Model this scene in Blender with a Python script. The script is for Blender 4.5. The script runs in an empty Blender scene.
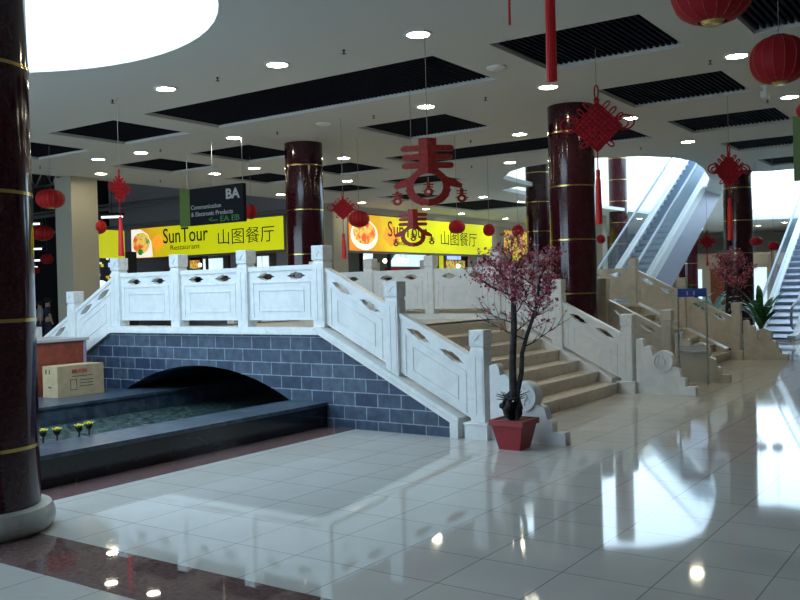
import bpy, bmesh, math, random
from mathutils import Vector, Matrix
from mathutils.geometry import tessellate_polygon
sc = bpy.context.scene
COL = sc.collection
PI = math.pi

# ---------------------------------------------------------------- camera
EYE = 1.6
FPX = 890.0
_p, _r, _y = math.radians(-0.72), math.radians(-1.47), math.radians(34.7)
def _mul(a, b): return [[sum(a[i][k]*b[k][j] for k in range(3)) for j in range(3)] for i in range(3)]
CAM_R = _mul(_mul([[math.cos(_r), -math.sin(_r), 0], [math.sin(_r), math.cos(_r), 0], [0, 0, 1]],
                  [[1, 0, 0], [0, math.cos(_p), math.sin(_p)], [0, -math.sin(_p), math.cos(_p)]]),
             [[math.cos(_y), math.sin(_y), 0], [0, 0, -1], [-math.sin(_y), math.cos(_y), 0]])
cd = bpy.data.cameras.new('camera')
cam = bpy.data.objects.new('camera', cd)
COL.objects.link(cam)
cd.sensor_width = 36.0
cd.lens = 36.0*FPX/800.0
cd.clip_end = 200
M = Matrix(((CAM_R[0][0], -CAM_R[1][0], -CAM_R[2][0], 0), (CAM_R[0][1], -CAM_R[1][1], -CAM_R[2][1], 0),
            (CAM_R[0][2], -CAM_R[1][2], -CAM_R[2][2], EYE), (0, 0, 0, 1)))
cam.matrix_world = M
sc.camera = cam
def at(px, py, ax, val):
    """world point seen at a pixel, on the plane axis = val"""
    q = ((px-400)/FPX, (py-300)/FPX, 1.0)
    d = [sum(CAM_R[k][i]*q[k] for k in range(3)) for i in range(3)]
    o = (0, 0, EYE)
    t = (val-o[ax])/d[ax]
    return Vector([o[i]+t*d[i] for i in range(3)])
def depth(px, py, D):
    q = ((px-400)/FPX*D, (py-300)/FPX*D, D)
    return Vector([sum(CAM_R[k][i]*q[k] for k in range(3)) for i in range(3)])+Vector((0, 0, EYE))

# ---------------------------------------------------------------- world, light, exposure
w = bpy.data.worlds.new('sky'); sc.world = w; w.use_nodes = True
bg = w.node_tree.nodes['Background']
bg.inputs[0].default_value = (0.60, 0.82, 1.0, 1)
bg.inputs[1].default_value = 4.0
def area(name, loc, rot, sx, sy, energy, color=(1, 1, 1), portal=False):
    l = bpy.data.lights.new(name, 'AREA'); l.shape = 'RECTANGLE'; l.size = sx; l.size_y = sy
    l.energy = energy; l.color = color
    l.cycles.is_portal = portal
    o = bpy.data.objects.new(name, l); COL.objects.link(o); o.location = loc; o.rotation_euler = rot
    return o
area('daylight_portal_south', (-16, -7.7, 2.4), (-PI/2, 0, 0), 22, 4.0, 1, portal=True)
area('daylight_portal_round', (-8.7, 4.2, 4.95), (0, 0, 0), 6, 6, 1, portal=True)
area('daylight_portal_roof', (-4.4, 38.2, 9.0), (0, 0, 0), 28, 18.3, 1, portal=True)
area('daylight_portal_north', (-4.4, 47.4, 6.8), (PI/2, 0, 0), 28, 4.4, 1, portal=True)
sc.view_settings.view_transform = 'Standard'
sc.view_settings.look = 'None'
sc.view_settings.gamma = 1
sc.view_settings.use_curve_mapping = False
sc.view_settings.exposure = 0.3
try:
    sc.cycles.use_denoising = True
    sc.cycles.max_bounces = 8
    sc.cycles.diffuse_bounces = 4
    sc.cycles.glossy_bounces = 4
    sc.cycles.transparent_max_bounces = 12
    sc.cycles.sample_clamp_indirect = 6
except Exception: pass

# ---------------------------------------------------------------- materials
MATS = {}
def nodes(m):
    return m.node_tree.nodes, m.node_tree.links
def mat(name, color, rough=0.5, metal=0.0, emit=None, es=0.0, spec=0.5, coat=0.0):
    if name in MATS: return MATS[name]
    m = bpy.data.materials.new(name); m.use_nodes = True
    b = m.node_tree.nodes['Principled BSDF']
    b.inputs['Base Color'].default_value = (*color, 1)
    b.inputs['Roughness'].default_value = rough
    b.inputs['Metallic'].default_value = metal
    b.inputs['Specular IOR Level'].default_value = spec
    b.inputs['Coat Weight'].default_value = coat
    if emit:
        b.inputs['Emission Color'].default_value = (*emit, 1)
        b.inputs['Emission Strength'].default_value = es
    MATS[name] = m
    return m
def noise_mat(name, c1, c2, scale=4, rough=0.4, detail=5, spec=0.5, distort=0.0, lo=0.35, hi=0.65, coat=0.0, c3=None):
    m = mat(name, c1, rough, spec=spec, coat=coat)
    N, L = nodes(m)
    tc = N.new('ShaderNodeTexCoord'); nz = N.new('ShaderNodeTexNoise'); cr = N.new('ShaderNodeValToRGB')
    nz.inputs['Scale'].default_value = scale; nz.inputs['Detail'].default_value = detail
    nz.inputs['Distortion'].default_value = distort
    cr.color_ramp.elements[0].position = lo; cr.color_ramp.elements[1].position = hi
    cr.color_ramp.elements[0].color = (*c1, 1); cr.color_ramp.elements[1].color = (*c2, 1)
    if c3:
        e = cr.color_ramp.elements.new(hi+0.12); e.color = (*c3, 1)
    L.new(tc.outputs['Object'], nz.inputs['Vector']); L.new(nz.outputs['Fac'], cr.inputs['Fac'])
    L.new(cr.outputs['Color'], N['Principled BSDF'].inputs['Base Color'])
    return m
def brick_mat(name, c1, c2, mortar, bw, bh, ms, swz, rough, offset=0.5, shift=(0, 0), var=None, spec=0.5, coat=0.0):
    """brick texture laid on the plane given by swz (two axis letters) in metres"""
    m = mat(name, c1, rough, spec=spec, coat=coat); N, L = nodes(m)
    tc = N.new('ShaderNodeTexCoord'); sp = N.new('ShaderNodeSeparateXYZ'); cb = N.new('ShaderNodeCombineXYZ')
    br = N.new('ShaderNodeTexBrick')
    L.new(tc.outputs['Object'], sp.inputs[0])
    for i, a in enumerate(swz):
        ad = N.new('ShaderNodeMath'); ad.operation = 'ADD'; ad.inputs[1].default_value = shift[i]
        L.new(sp.outputs[a], ad.inputs[0]); L.new(ad.outputs[0], cb.inputs[i])
    L.new(cb.outputs[0], br.inputs['Vector'])
    br.offset = offset; br.squash = 1
    br.inputs['Scale'].default_value = 1
    br.inputs['Brick Width'].default_value = bw; br.inputs['Row Height'].default_value = bh
    br.inputs['Mortar Size'].default_value = ms; br.inputs['Mortar Smooth'].default_value = 0.1
    br.inputs['Bias'].default_value = 0
    br.inputs['Color1'].default_value = (*c1, 1); br.inputs['Color2'].default_value = (*c2, 1)
    br.inputs['Mortar'].default_value = (*mortar, 1)
    out = br.outputs['Color']
    if var:
        nz = N.new('ShaderNodeTexNoise'); nz.inputs['Scale'].default_value = var[0]; nz.inputs['Detail'].default_value = 6
        L.new(tc.outputs['Object'], nz.inputs['Vector'])
        cr = N.new('ShaderNodeValToRGB'); cr.color_ramp.elements[0].position = .3; cr.color_ramp.elements[1].position = .7
        cr.color_ramp.elements[0].color = (var[1],)*3+(1,); cr.color_ramp.elements[1].color = (var[2],)*3+(1,)
        mx = N.new('ShaderNodeMix'); mx.data_type = 'RGBA'; mx.blend_type = 'MULTIPLY'; mx.inputs[0].default_value = 1
        L.new(nz.outputs['Fac'], cr.inputs['Fac']); L.new(out, mx.inputs[6]); L.new(cr.outputs['Color'], mx.inputs[7])
        out = mx.outputs[2]
    L.new(out, N['Principled BSDF'].inputs['Base Color'])
    return m

m_tile = brick_mat('floor_tile', (.57, .56, .53), (.60, .59, .56), (.27, .27, .26), .505, .503, .004, ('X', 'Y'), .05,
                   offset=0, shift=(1.09, -3.54), var=(3, .93, 1.0), spec=.28)
m_granite = noise_mat('brown_granite', (.12, .07, .07), (.20, .125, .12), 30, .02, spec=.5, lo=.3, hi=.7)
m_black = noise_mat('black_marble', (.006, .008, .012), (.016, .02, .028), 5, .14, distort=1.5, lo=.45, hi=.75, c3=(.10, .12, .14))
m_blue_black = noise_mat('slate_ledge', (.03, .045, .07), (.07, .10, .14), 6, .3, distort=1, c3=(.12, .16, .2))
m_ceiling = mat('ceiling_paint', (.63, .64, .61), .9, spec=.1)
m_white_paint = mat('pillar_paint', (.36, .34, .27), .8)
m_grey_wall = mat('grey_wall', (.30, .28, .30), .85)
m_beige_wall = mat('beige_wall', (.55, .50, .42), .85)
m_dark = mat('dark_void', (.02, .022, .028), .9)
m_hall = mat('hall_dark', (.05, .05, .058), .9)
m_marble = noise_mat('white_marble', (.72, .74, .74), (.82, .83, .82), 5, .38, distort=1.2, c3=(.66, .66, .64))
m_cap = noise_mat('carved_marble', (.62, .64, .64), (.78, .79, .78), 14, .4, distort=1.5, lo=.35, hi=.6)
m_step = noise_mat('beige_step', (.52, .47, .40), (.62, .57, .50), 3, .35, distort=2, lo=.3, hi=.6, c3=(.44, .37, .30))
m_brick = brick_mat('slate_brick', (.020, .042, .088), (.065, .098, .145), (.26, .32, .39), .322, .1575, .006, ('X', 'Z'), .45,
                    shift=(.0, .0515), var=(9, .65, 1.35))
m_maroon = noise_mat('maroon_granite', (.022, .004, .007), (.048, .008, .013), 45, .10, lo=.35, hi=.65, spec=.5)
m_gold = mat('brass', (.62, .45, .16), .25, 1)
m_chrome = mat('brushed_steel', (.55, .58, .62), .3, 1)
m_light_metal = mat('pale_metal', (.72, .76, .80), .35, .6)
m_red = mat('red_cloth', (.38, .006, .012), .6, spec=.25)
m_red_silk = mat('red_silk', (.30, .004, .012), .6, spec=.25)
m_red_bright = mat('red_cord', (.62, .01, .012), .5)
m_red_paper = noise_mat('red_glitter', (.20, .008, .008), (.36, .025, .015), 30, .4)
m_yellow = mat('yellow_paint', (.75, .65, .05), .5)
m_lamp = mat('lamp_glow', (1, 1, 1), .5, emit=(1, .90, .66), es=75)
m_tube = mat('tube_glow', (1, 1, 1), .5, emit=(.9, .95, 1), es=2.2)
m_warm = mat('warm_glow', (1, 1, 1), .5, emit=(1, .85, .6), es=5)
m_trim = mat('lamp_trim', (.75, .75, .72), .5)
m_grille = mat('grille_blade', (.007, .008, .018), .8, spec=.1)
m_bark = noise_mat('bark', (.012, .010, .012), (.05, .04, .04), 20, .8)
m_pot = noise_mat('red_clay_glaze', (.30, .022, .03), (.37, .035, .045), 8, .4)
m_soil = noise_mat('soil', (.10, .06, .035), (.18, .12, .07), 40, .9)
m_leaf = noise_mat('green_leaf', (.02, .10, .025), (.05, .22, .05), 6, .5)
m_leaf_pale = noise_mat('pale_leaf', (.25, .5, .4), (.5, .7, .65), 6, .5)
m_card = noise_mat('cardboard', (.40, .30, .17), (.46, .35, .21), 12, .8)
m_wood = noise_mat('red_wood', (.22, .045, .025), (.32, .08, .04), 5, .35, distort=2)
m_ink = mat('dark_ink', (.03, .035, .02), .6)
m_ink_red = mat('red_ink', (.45, .03, .02), .6)
m_sign_black = mat('sign_black', (.006, .007, .011), .6, spec=.2)
m_sign_green = mat('sign_green', (.10, .17, .03), .5)
m_txt_white = mat('sign_white', (.42, .42, .42), .6)
m_txt_green = mat('sign_text_green', (.05, .22, .06), .6)
m_blue = mat('blue_panel', (.02, .05, .25), .4)
m_skin = mat('skin', (.5, .32, .24), .6)
m_shirt_pale = mat('pale_shirt', (.35, .38, .42), .8)
m_navy = mat('navy_cloth', (.03, .035, .07), .8)
m_hair = mat('black_hair', (.01, .01, .01), .6)
m_thread = mat('pale_thread', (.30, .28, .27), .8)
m_rubber = mat('black_rubber', (.02, .02, .03), .4)
m_step_metal = mat('escalator_step', (.48, .58, .72), .5, .0)
m_tread = mat('escalator_riser', (.08, .10, .13), .6, .3)
m_pebble = noise_mat('pool_mosaic', (.006, .02, .02), (.06, .11, .105), 15, .4, c3=(.26, .35, .32), lo=.44, hi=.58)
def glass_mat(name, tint, alpha=.25):
    m = mat(name, tint, .05)
    b = m.node_tree.nodes['Principled BSDF']
    b.inputs['Alpha'].default_value = alpha
    return m
m_glass = glass_mat('balustrade_glass', (.6, .78, .85), .15)
m_acryl = glass_mat('acrylic', (.55, .58, .55), .35)
def sign_face(name, axis, a0, a1):
    """backlit sheet, orange at the food end turning lemon yellow"""
    m = mat(name, (.7, .75, .02), .4)
    N, L = nodes(m); b = N['Principled BSDF']
    tc = N.new('ShaderNodeTexCoord'); sp = N.new('ShaderNodeSeparateXYZ'); mr = N.new('ShaderNodeMapRange')
    mr.inputs[1].default_value = a0; mr.inputs[2].default_value = a1
    nz = N.new('ShaderNodeTexNoise'); nz.inputs['Scale'].default_value = 1.6
    md = N.new('ShaderNodeMath'); md.operation = 'MULTIPLY_ADD'; md.inputs[1].default_value = .22
    L.new(tc.outputs['Object'], sp.inputs[0]); L.new(sp.outputs[axis], mr.inputs[0]); L.new(tc.outputs['Object'], nz.inputs['Vector'])
    L.new(nz.outputs['Fac'], md.inputs[0]); L.new(mr.outputs[0], md.inputs[2])
    cr = N.new('ShaderNodeValToRGB'); e = cr.color_ramp.elements
    e[0].position = .12; e[0].color = (.95, .32, .02, 1); e[1].position = .46; e[1].color = (.75, .80, .01, 1)
    x = e.new(.28); x.color = (.95, .62, .02, 1)
    L.new(md.outputs[0], cr.inputs['Fac']); L.new(cr.outputs['Color'], b.inputs['Base Color'])
    L.new(cr.outputs['Color'], b.inputs['Emission Color']); b.inputs['Emission Strength'].default_value = .5
    return m
m_food = noise_mat('food_print', (.65, .10, .02), (.9, .55, .12), 3.5, .4, c3=(.05, .3, .03), lo=.4, hi=.55)
N, L = nodes(m_food); b = N['Principled BSDF']
L.new(N['Color Ramp'].outputs['Color'], b.inputs['Emission Color']); b.inputs['Emission Strength'].default_value = .8
m_bowl = mat('bowl_print', (.8, .8, .72), .4, emit=(.85, .85, .75), es=.8)
m_pane = mat('lit_pane', (.6, .75, .8), .3, emit=(.62, .8, .9), es=.9)
m_menu = noise_mat('menu_board', (.55, .12, .03), (.85, .65, .1), 6, .4, c3=(.05, .3, .1), lo=.4, hi=.55)
N, L = nodes(m_menu); b = N['Principled BSDF']
L.new(N['Color Ramp'].outputs['Color'], b.inputs['Emission Color']); b.inputs['Emission Strength'].default_value = .6
m_yel_lit = mat('yellow_lit', (.7, .72, .02), .4, emit=(.72, .74, .02), es=.5)
m_blue_lit = mat('blue_lit', (.2, .3, .9), .4, emit=(.25, .35, 1), es=1.6)

# ---------------------------------------------------------------- mesh helpers
def wloc(o):
    v = Vector((0, 0, 0))
    while o is not None: v += o.location; o = o.parent
    return v
class MB:
    def __init__(s): s.b = bmesh.new()
    def box(s, x0, y0, z0, x1, y1, z1, bev=0):
        vs = [s.b.verts.new(p) for p in ((x0, y0, z0), (x1, y0, z0), (x1, y1, z0), (x0, y1, z0), (x0, y0, z1), (x1, y0, z1), (x1, y1, z1), (x0, y1, z1))]
        fs = [s.b.faces.new([vs[i] for i in q]) for q in ((3, 2, 1, 0), (4, 5, 6, 7), (0, 1, 5, 4), (1, 2, 6, 5), (2, 3, 7, 6), (3, 0, 4, 7))]
        if bev:
            ed = list({e for f in fs for e in f.edges})
            bmesh.ops.bevel(s.b, geom=ed, offset=bev, segments=2, affect='EDGES', profile=.5)
        return s
    def hexa(s, pts):
        vs = [s.b.verts.new(p) for p in pts]
        for q in ((3, 2, 1, 0), (4, 5, 6, 7), (0, 1, 5, 4), (1, 2, 6, 5), (2, 3, 7, 6), (3, 0, 4, 7)): s.b.faces.new([vs[i] for i in q])
        return s
    def prism(s, polys, f, w0, w1):
        """filled outline (first polyline) with holes (the others); f maps (u, v, w) to a point"""
        tri = tessellate_polygon([[Vector((p[0], p[1], 0)) for p in q] for q in polys])
        flat = [p for q in polys for p in q]
        A = [s.b.verts.new(f(p[0], p[1], w0)) for p in flat]; B = [s.b.verts.new(f(p[0], p[1], w1)) for p in flat]
        for t in tri:
            try: s.b.faces.new([A[i] for i in t])
            except ValueError: pass
            try: s.b.faces.new([B[i] for i in reversed(t)])
            except ValueError: pass
        k = 0
        for q in polys:
            n = len(q)
            for i in range(n):
                j = (i+1) % n
                try: s.b.faces.new((A[k+i], A[k+j], B[k+j], B[k+i]))
                except ValueError: pass
            k += n
        return s
    def lathe(s, prof, c=(0, 0, 0), seg=24, scale=(1, 1)):
        rings = []
        for r, z in prof:
            if r < 1e-5: rings.append([s.b.verts.new((c[0], c[1], c[2]+z))])
            else: rings.append([s.b.verts.new((c[0]+r*scale[0]*math.cos(2*PI*i/seg), c[1]+r*scale[1]*math.sin(2*PI*i/seg), c[2]+z)) for i in range(seg)])
        for a, b in zip(rings, rings[1:]):
            for i in range(seg):
                j = (i+1) % seg
                if len(a) == 1 and len(b) == 1: continue
                if len(a) == 1: s.b.faces.new((a[0], b[j], b[i]))
                elif len(b) == 1: s.b.faces.new((a[i], a[j], b[0]))
                else: s.b.faces.new((a[i], a[j], b[j], b[i]))
        return s
    def tube(s, pts, r, seg=8, closed=False):
        pts = [Vector(p) for p in pts]; n = len(pts)
        rs = r if isinstance(r, (list, tuple)) else [r]*n
        rings = []; up = None
        for i, p in enumerate(pts):
            a = pts[(i-1) % n] if (i or closed) else p; b = pts[(i+1) % n] if (i < n-1 or closed) else p
            t = (b-a).normalized()
            if up is None: up = Vector((0, 0, 1)) if abs(t.z) < .9 else Vector((1, 0, 0))
            x = t.cross(up)
            if x.length < 1e-4: x = t.cross(Vector((0, 1, 0)))
            x.normalize(); y = x.cross(t).normalized(); up = y
            rings.append([s.b.verts.new(p+(x*math.cos(2*PI*k/seg)+y*math.sin(2*PI*k/seg))*rs[i]) for k in range(seg)])
        pr = list(zip(rings, rings[1:]))+([(rings[-1], rings[0])] if closed else [])
        for a, b in pr:
            for k in range(seg):
                l = (k+1) % seg; s.b.faces.new((a[k], a[l], b[l], b[k]))
        if not closed:
            s.b.faces.new(list(reversed(rings[0]))); s.b.faces.new(rings[-1])
        return s
    def ball(s, c, rx, ry=None, rz=None, seg=12):
        ry = ry or rx; rz = rz or rx
        n = max(4, seg//2)
        prof = [(math.sin(PI*i/n), -math.cos(PI*i/n)*rz) for i in range(n+1)]
        return s.lathe(prof, c, seg, (rx, ry))
    def add(s, me, mtx):
        n = len(s.b.verts); s.b.from_mesh(me)
        s.b.verts.ensure_lookup_table()
        bmesh.ops.transform(s.b, matrix=mtx, verts=s.b.verts[n:])
        return s
    def build(s, name, m, parent=None, smooth=False, kind=None, label=None, local=False):
        bmesh.ops.recalc_face_normals(s.b, faces=s.b.faces)
        if parent is not None and not local: bmesh.ops.translate(s.b, verts=s.b.verts, vec=-wloc(parent))
        me = bpy.data.meshes.new(name); s.b.to_mesh(me); s.b.free()
        me.materials.append(m)
        if smooth:
            for p in me.polygons: p.use_smooth = True
            try: me.set_sharp_from_angle(angle=math.radians(40))
            except Exception: pass
        o = bpy.data.objects.new(name, me); COL.objects.link(o)
        if parent is not None: o.parent = parent
        if kind: o['kind'] = kind
        if label: o['label'] = label
        return o
def tag(o, label, cat, group=None, kind=None):
    o['label'] = label; o['category'] = cat
    if group: o['group'] = group
    if kind: o['kind'] = kind
    return o
def thing(name, loc, label, cat, group=None):
    o = bpy.data.objects.new(name, None); COL.objects.link(o); o.location = loc
    o.empty_display_size = .1
    return tag(o, label, cat, group)
def struct(mb, name, m, smooth=False): return mb.build(name, m, kind='structure', smooth=smooth)
def copy_tree(o, parent=None):
    c = o.copy(); COL.objects.link(c)
    if parent is not None: c.parent = parent
    for ch in list(CH.get(o.name, [])) or [x for x in bpy.data.objects if x.parent == o and x.name != c.name]:
        copy_tree(ch, c)
    return c
CH = {}
def text_mesh(body, size, extrude=.004, width=None, bold=0.0):
    c = bpy.data.curves.new('lettering', 'FONT'); c.body = body; c.size = size; c.extrude = extrude; c.resolution_u = 3
    c.offset = bold
    o = bpy.data.objects.new('lettering_tmp', c); COL.objects.link(o)
    bpy.context.view_layer.update()
    me = bpy.data.meshes.new_from_object(o)
    xs = [v.co.x for v in me.vertices] or [0, 1]
    x0, x1 = min(xs), max(xs)
    k = (width/(x1-x0)) if width else 1
    for v in me.vertices: v.co.x = (v.co.x-x0)*k
    bpy.data.objects.remove(o); bpy.data.curves.remove(c)
    return me, (x1-x0)*k
FACE_S = Matrix(((1, 0, 0, 0), (0, 0, -1, 0), (0, 1, 0, 0), (0, 0, 0, 1)))      # text on a wall seen from -Y
FACE_E = Matrix(((0, 0, 1, 0), (1, 0, 0, 0), (0, 1, 0, 0), (0, 0, 0, 1)))       # text on a wall seen from +X

# ---------------------------------------------------------------- setting: floor
H = 4.5
def quad(x0, y0, x1, y1, z): return MB().box(x0, y0, z-.1, x1, y1, z)
struct(quad(-45, -8, 10, 58, 0), 'floor', m_tile)
struct(MB().box(-30, 3.02, -.05, 10, 3.54, .004), 'trim_1', m_granite)
struct(MB().box(-6.68, 3.54, -.05, -6.27, 8.09, .004), 'trim_2', m_granite)

# ceiling slab with skylight openings and coffers
O1 = [(-11.33, 21.38), (-10.51, 20.22), (-9.92, 19.76), (-9.31, 19.61), (-8.6, 19.45), (-7.89, 19.53), (-7.09, 19.98), (-6.52, 20.85), (-6.36, 21.84), (-6.57, 23.35), (-7.2, 26.27), (-8.65, 30.73), (-10.69, 35.75), (-12.32, 38.25), (-12.79, 37.02), (-13.03, 32.79), (-12.47, 28.52), (-11.6, 23.79), (-11.5, 22.49)]
OT = [(-12.76, 23.98), (-11.94, 23.4), (-11.85, 24.89), (-12.7, 27.81), (-12.9, 26.71)]
O2 = [(-6.0, 25.3), (-5.86, 25.12), (-5.32, 25.39), (-3.2, 25.3), (-2.5, 28.25), (-3.0, 40), (-6.64, 44.57), (-8.55, 46.18), (-10.51, 45.14), (-10.4, 41.76)]
R0 = [(-8.7+3.07*math.cos(2*PI*i/64), 4.2+3.07*math.sin(2*PI*i/64)) for i in range(64)]
COF = []
for (ya, yb), cols in (((9.45, 11.1), [(-16.8, -15.0), (-14.0, -12.2), (-11.45, -5.95), (-5.15, -3.31), (-2.5, -.65)]),
                       ((12.72, 14.45), [(-16.55, -14.9), (-14.0, -12.33), (-9.65, -7.8), (-5.15, -3.31), (-2.5, -.65)]),
                       ((16.05, 17.7), [(-16.5, -14.9), (-14.0, -12.4), (-11.45, -5.95), (-5.15, -3.31), (-2.5, -.65)]),
                       ((19.4, 20.95), [(-16.5, -15.0), (-14.0, -12.2), (-5.1, -.65)]),
                       ((22.7, 24.3), [(-16.5, -14.9), (-5.1, -.65)]),
                       ((26.2, 29.8), [(-17.0, -14.3)])):
    for xa, xb in cols: COF.append((xa, ya, xb, yb))
holes = [R0, O1, OT, O2]+[[(a, b), (c, b), (c, d), (a, d)] for a, b, c, d in COF]
struct(MB().prism([[(-18.8, -8), (10, -8), (10, 58), (-18.8, 58)]]+holes, lambda u, v, w: (u, v, w), H, H+.12), 'ceiling', m_ceiling)
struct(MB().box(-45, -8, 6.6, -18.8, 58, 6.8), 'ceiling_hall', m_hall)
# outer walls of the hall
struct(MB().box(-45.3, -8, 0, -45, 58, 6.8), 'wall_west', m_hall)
struct(MB().box(-45, 58, 0, 10, 58.3, 6.0), 'wall_north', m_beige_wall)
struct(MB().box(10, -8, 0, 10.3, 58, 6.0), 'wall_east', m_beige_wall)
wm = MB().box(-45, -8.2, 0, 10, -8, .35).box(-45, -8.2, 4.3, 10, -8, 4.9).box(-45, -8.2, .35, -27, -8, 6.8).box(-5, -8.2, .35, 10, -8, 4.9)  # unseen facade; solid ends added to keep daylight off the right side
for i in range(21): wm.box(-30.05+2*i, -8.2, .35, -29.95+2*i, -8, 4.3)
struct(wm, 'wall_south', mat('mullion', (.3, .3, .32), .5))
struct(MB().box(-18.95, -8, 4.63, -18.7, 19, 6.8).box(-18.95, 19, 4.63, -18.7, 58, 9.2), 'wall_upper', m_beige_wall)
# unseen roof and walls added over the escalators to block daylight, open towards north
struct(MB().box(-18.95, 19, 9.0, 10, 29, 9.2), 'ceiling_light_blocker', m_ceiling)
struct(MB().box(-18.7, 18.8, 4.63, 10, 19, 9.2), 'wall_light_blocker_south', m_beige_wall)
struct(MB().box(9.8, 19, 4.63, 10, 47.5, 9.2), 'wall_light_blocker_east', m_beige_wall)

ORD = ['nearest', 'second', 'third', 'fourth', 'fifth', 'sixth', 'seventh', 'eighth', 'ninth']
# grilles in the coffers
row_names = {9.45: 'nearest row', 12.72: 'second row back', 16.05: 'third row back', 19.4: 'fourth row back', 22.7: 'fifth row back', 26.2: 'farthest row'}
for ya in row_names:
    rowc = sorted([c for c in COF if c[1] == ya])
    for i, (a, b, c, d) in enumerate(rowc):
        ln = 'long' if c-a > 3 else 'short'
        pos = 'leftmost' if i == 0 else 'rightmost' if i == len(rowc)-1 else ORD[i]+' from the left'
        if len(rowc) == 1: pos = 'single'
        g = thing('ceiling_grille', ((a+c)/2, (b+d)/2, H+.06), f'{pos} {ln} dark louvred ceiling grille in the {row_names[ya]}', 'ceiling grille', 'dark grilles in the ceiling coffers')
        MB().box(a-.1, b-.1, H+.125, c+.1, d+.1, H+.15).build('backing', m_dark, g)
        s_ = MB(); n = int((c-a)/.075)
        for k in range(n):
            x = a+(k+.5)*(c-a)/n; s_.box(x-.017, b+.002, H+.045, x+.017, d-.002, H+.1)
        s_.build('louvre_blades', m_grille, g)

# ceiling downlights
LIGHTS = [(-9.78, 8.48), (-7.69, 8.5), (-5.56, 8.53), (-15.86, 11.88), (-14.55, 11.92), (-11.94, 11.94), (-7.69, 11.97), (-5.58, 12.0), (-2.92, 11.99), (-17.69, 13.31),
          (-15.87, 15.2), (-14.53, 15.17), (-12.05, 15.38), (-7.75, 15.35), (-5.54, 15.23), (-2.92, 15.25), (-14.54, 18.68), (-11.7, 18.2), (-9.71, 18.69), (-5.55, 18.63), (-17.92, 19.79),
          (-17.81, 23.64), (-14.11, 25.24), (-17.68, 27.36), (-14.0, 27.7), (-17.88, 30.2), (-17.93, 33.98), (-13.93, 39.3), (-15.77, 42.36), (-17.75, 46.5), (-14.34, 50.25), (-12.9, 52.5), (-11.3, 50.2), (-9.73, 48.92), (-7.0, 50.5)]
bands = [(8, 9.5, 'row nearest the camera'), (11, 13.5, 'second row'), (14.5, 16, 'third row'), (18, 20, 'fourth row'), (23, 26, 'fifth row'), (27, 31, 'sixth row'), (33, 40, 'seventh row'), (42, 60, 'farthest row')]
lamp0 = None
for y0, y1, rn in bands:
    row = sorted([l for l in LIGHTS if y0 <= l[1] <= y1])
    for i, (x, y) in enumerate(row):
        pos = 'leftmost' if i == 0 else 'rightmost' if i == len(row)-1 else ORD[i]+' from the left'
        lab = f'round recessed ceiling downlight, {pos} of the {rn}'
        if lamp0 is None:
            lamp0 = thing('ceiling_downlight', (x, y, H), lab, 'ceiling light', 'recessed downlights in the white ceiling')
            MB().lathe([(.125, .03), (.165, .03), (.165, -.012), (.13, -.016), (.125, .03)], (x, y, H), 24).build('trim_ring', m_trim, lamp0, True)
            MB().lathe([(0, -.006), (.127, -.006), (.127, .02), (0, .02)], (x, y, H), 24).build('diffuser', m_lamp, lamp0)
            CH[lamp0.name] = [o for o in bpy.data.objects if o.parent == lamp0]
        else:
            o = lamp0.copy(); COL.objects.link(o); o.location = (x, y, H); o['label'] = lab
            for ch in CH[lamp0.name]:
                c = ch.copy(); COL.objects.link(c); c.parent = o

# sprinklers and detectors
SPR = [(-10.94, 8.47), (-8.77, 8.5), (-6.63, 8.52), (-8.76, 12.02), (-6.64, 12.03), (-8.82, 15.33), (-13.97, 11.93), (-10.96, 12.06), (-17.62, 11.67), (-17.75, 15.13), (-10.68, 18.58), (-3.27, 12.03), (-3.26, 15.27), (-6.57, 18.7), (-14.4, 16.77)]
SPR.sort(key=lambda p: p[1])
for y0, y1, rn in ((8, 9, 'nearest row'), (11, 13, 'second row'), (14.9, 17, 'third row'), (18, 19, 'fourth row')):
    row = sorted([l for l in SPR if y0 <= l[1] <= y1])
    for i, (x, y) in enumerate(row):
        pos = 'leftmost' if i == 0 else 'rightmost' if i == len(row)-1 else ORD[i]+' from the left'
        o = MB().lathe([(0, 0), (.022, 0), (.022, -.02), (.01, -.025), (.01, -.06), (.035, -.065), (.035, -.072), (0, -.075)], (0, 0, 0), 10).build('sprinkler_head', m_rubber)
        o.location = (x, y, H); o.scale = (.8, .8, .7)
        tag(o, f'small black ceiling sprinkler, {pos} in the {rn}', 'sprinkler', 'sprinklers in the white ceiling')
for x, y, lab in ((-5.61, 10.47, 'round white smoke detector right of the long nearest grille'), (-9.82, 11.99, 'round grey smoke detector near the top of the second column')):
    o = MB().lathe([(0, 0), (.13, 0), (.13, -.02), (.08, -.045), (.03, -.05), (0, -.05)], (0, 0, 0), 20).build('smoke_detector', m_trim, smooth=True)
    o.location = (x, y, H); tag(o, lab, 'smoke detector')
o = MB().box(-.05, -.05, -.03, .05, .05, 0).box(-.02, -.02, -.12, .02, .02, -.03).box(-.03, -.14, -.2, .05, .08, -.11).build('security_camera', m_trim)
o.location = (-3.05, 14.12, H); tag(o, 'small grey security camera on the ceiling below the right lantern', 'camera')

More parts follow.
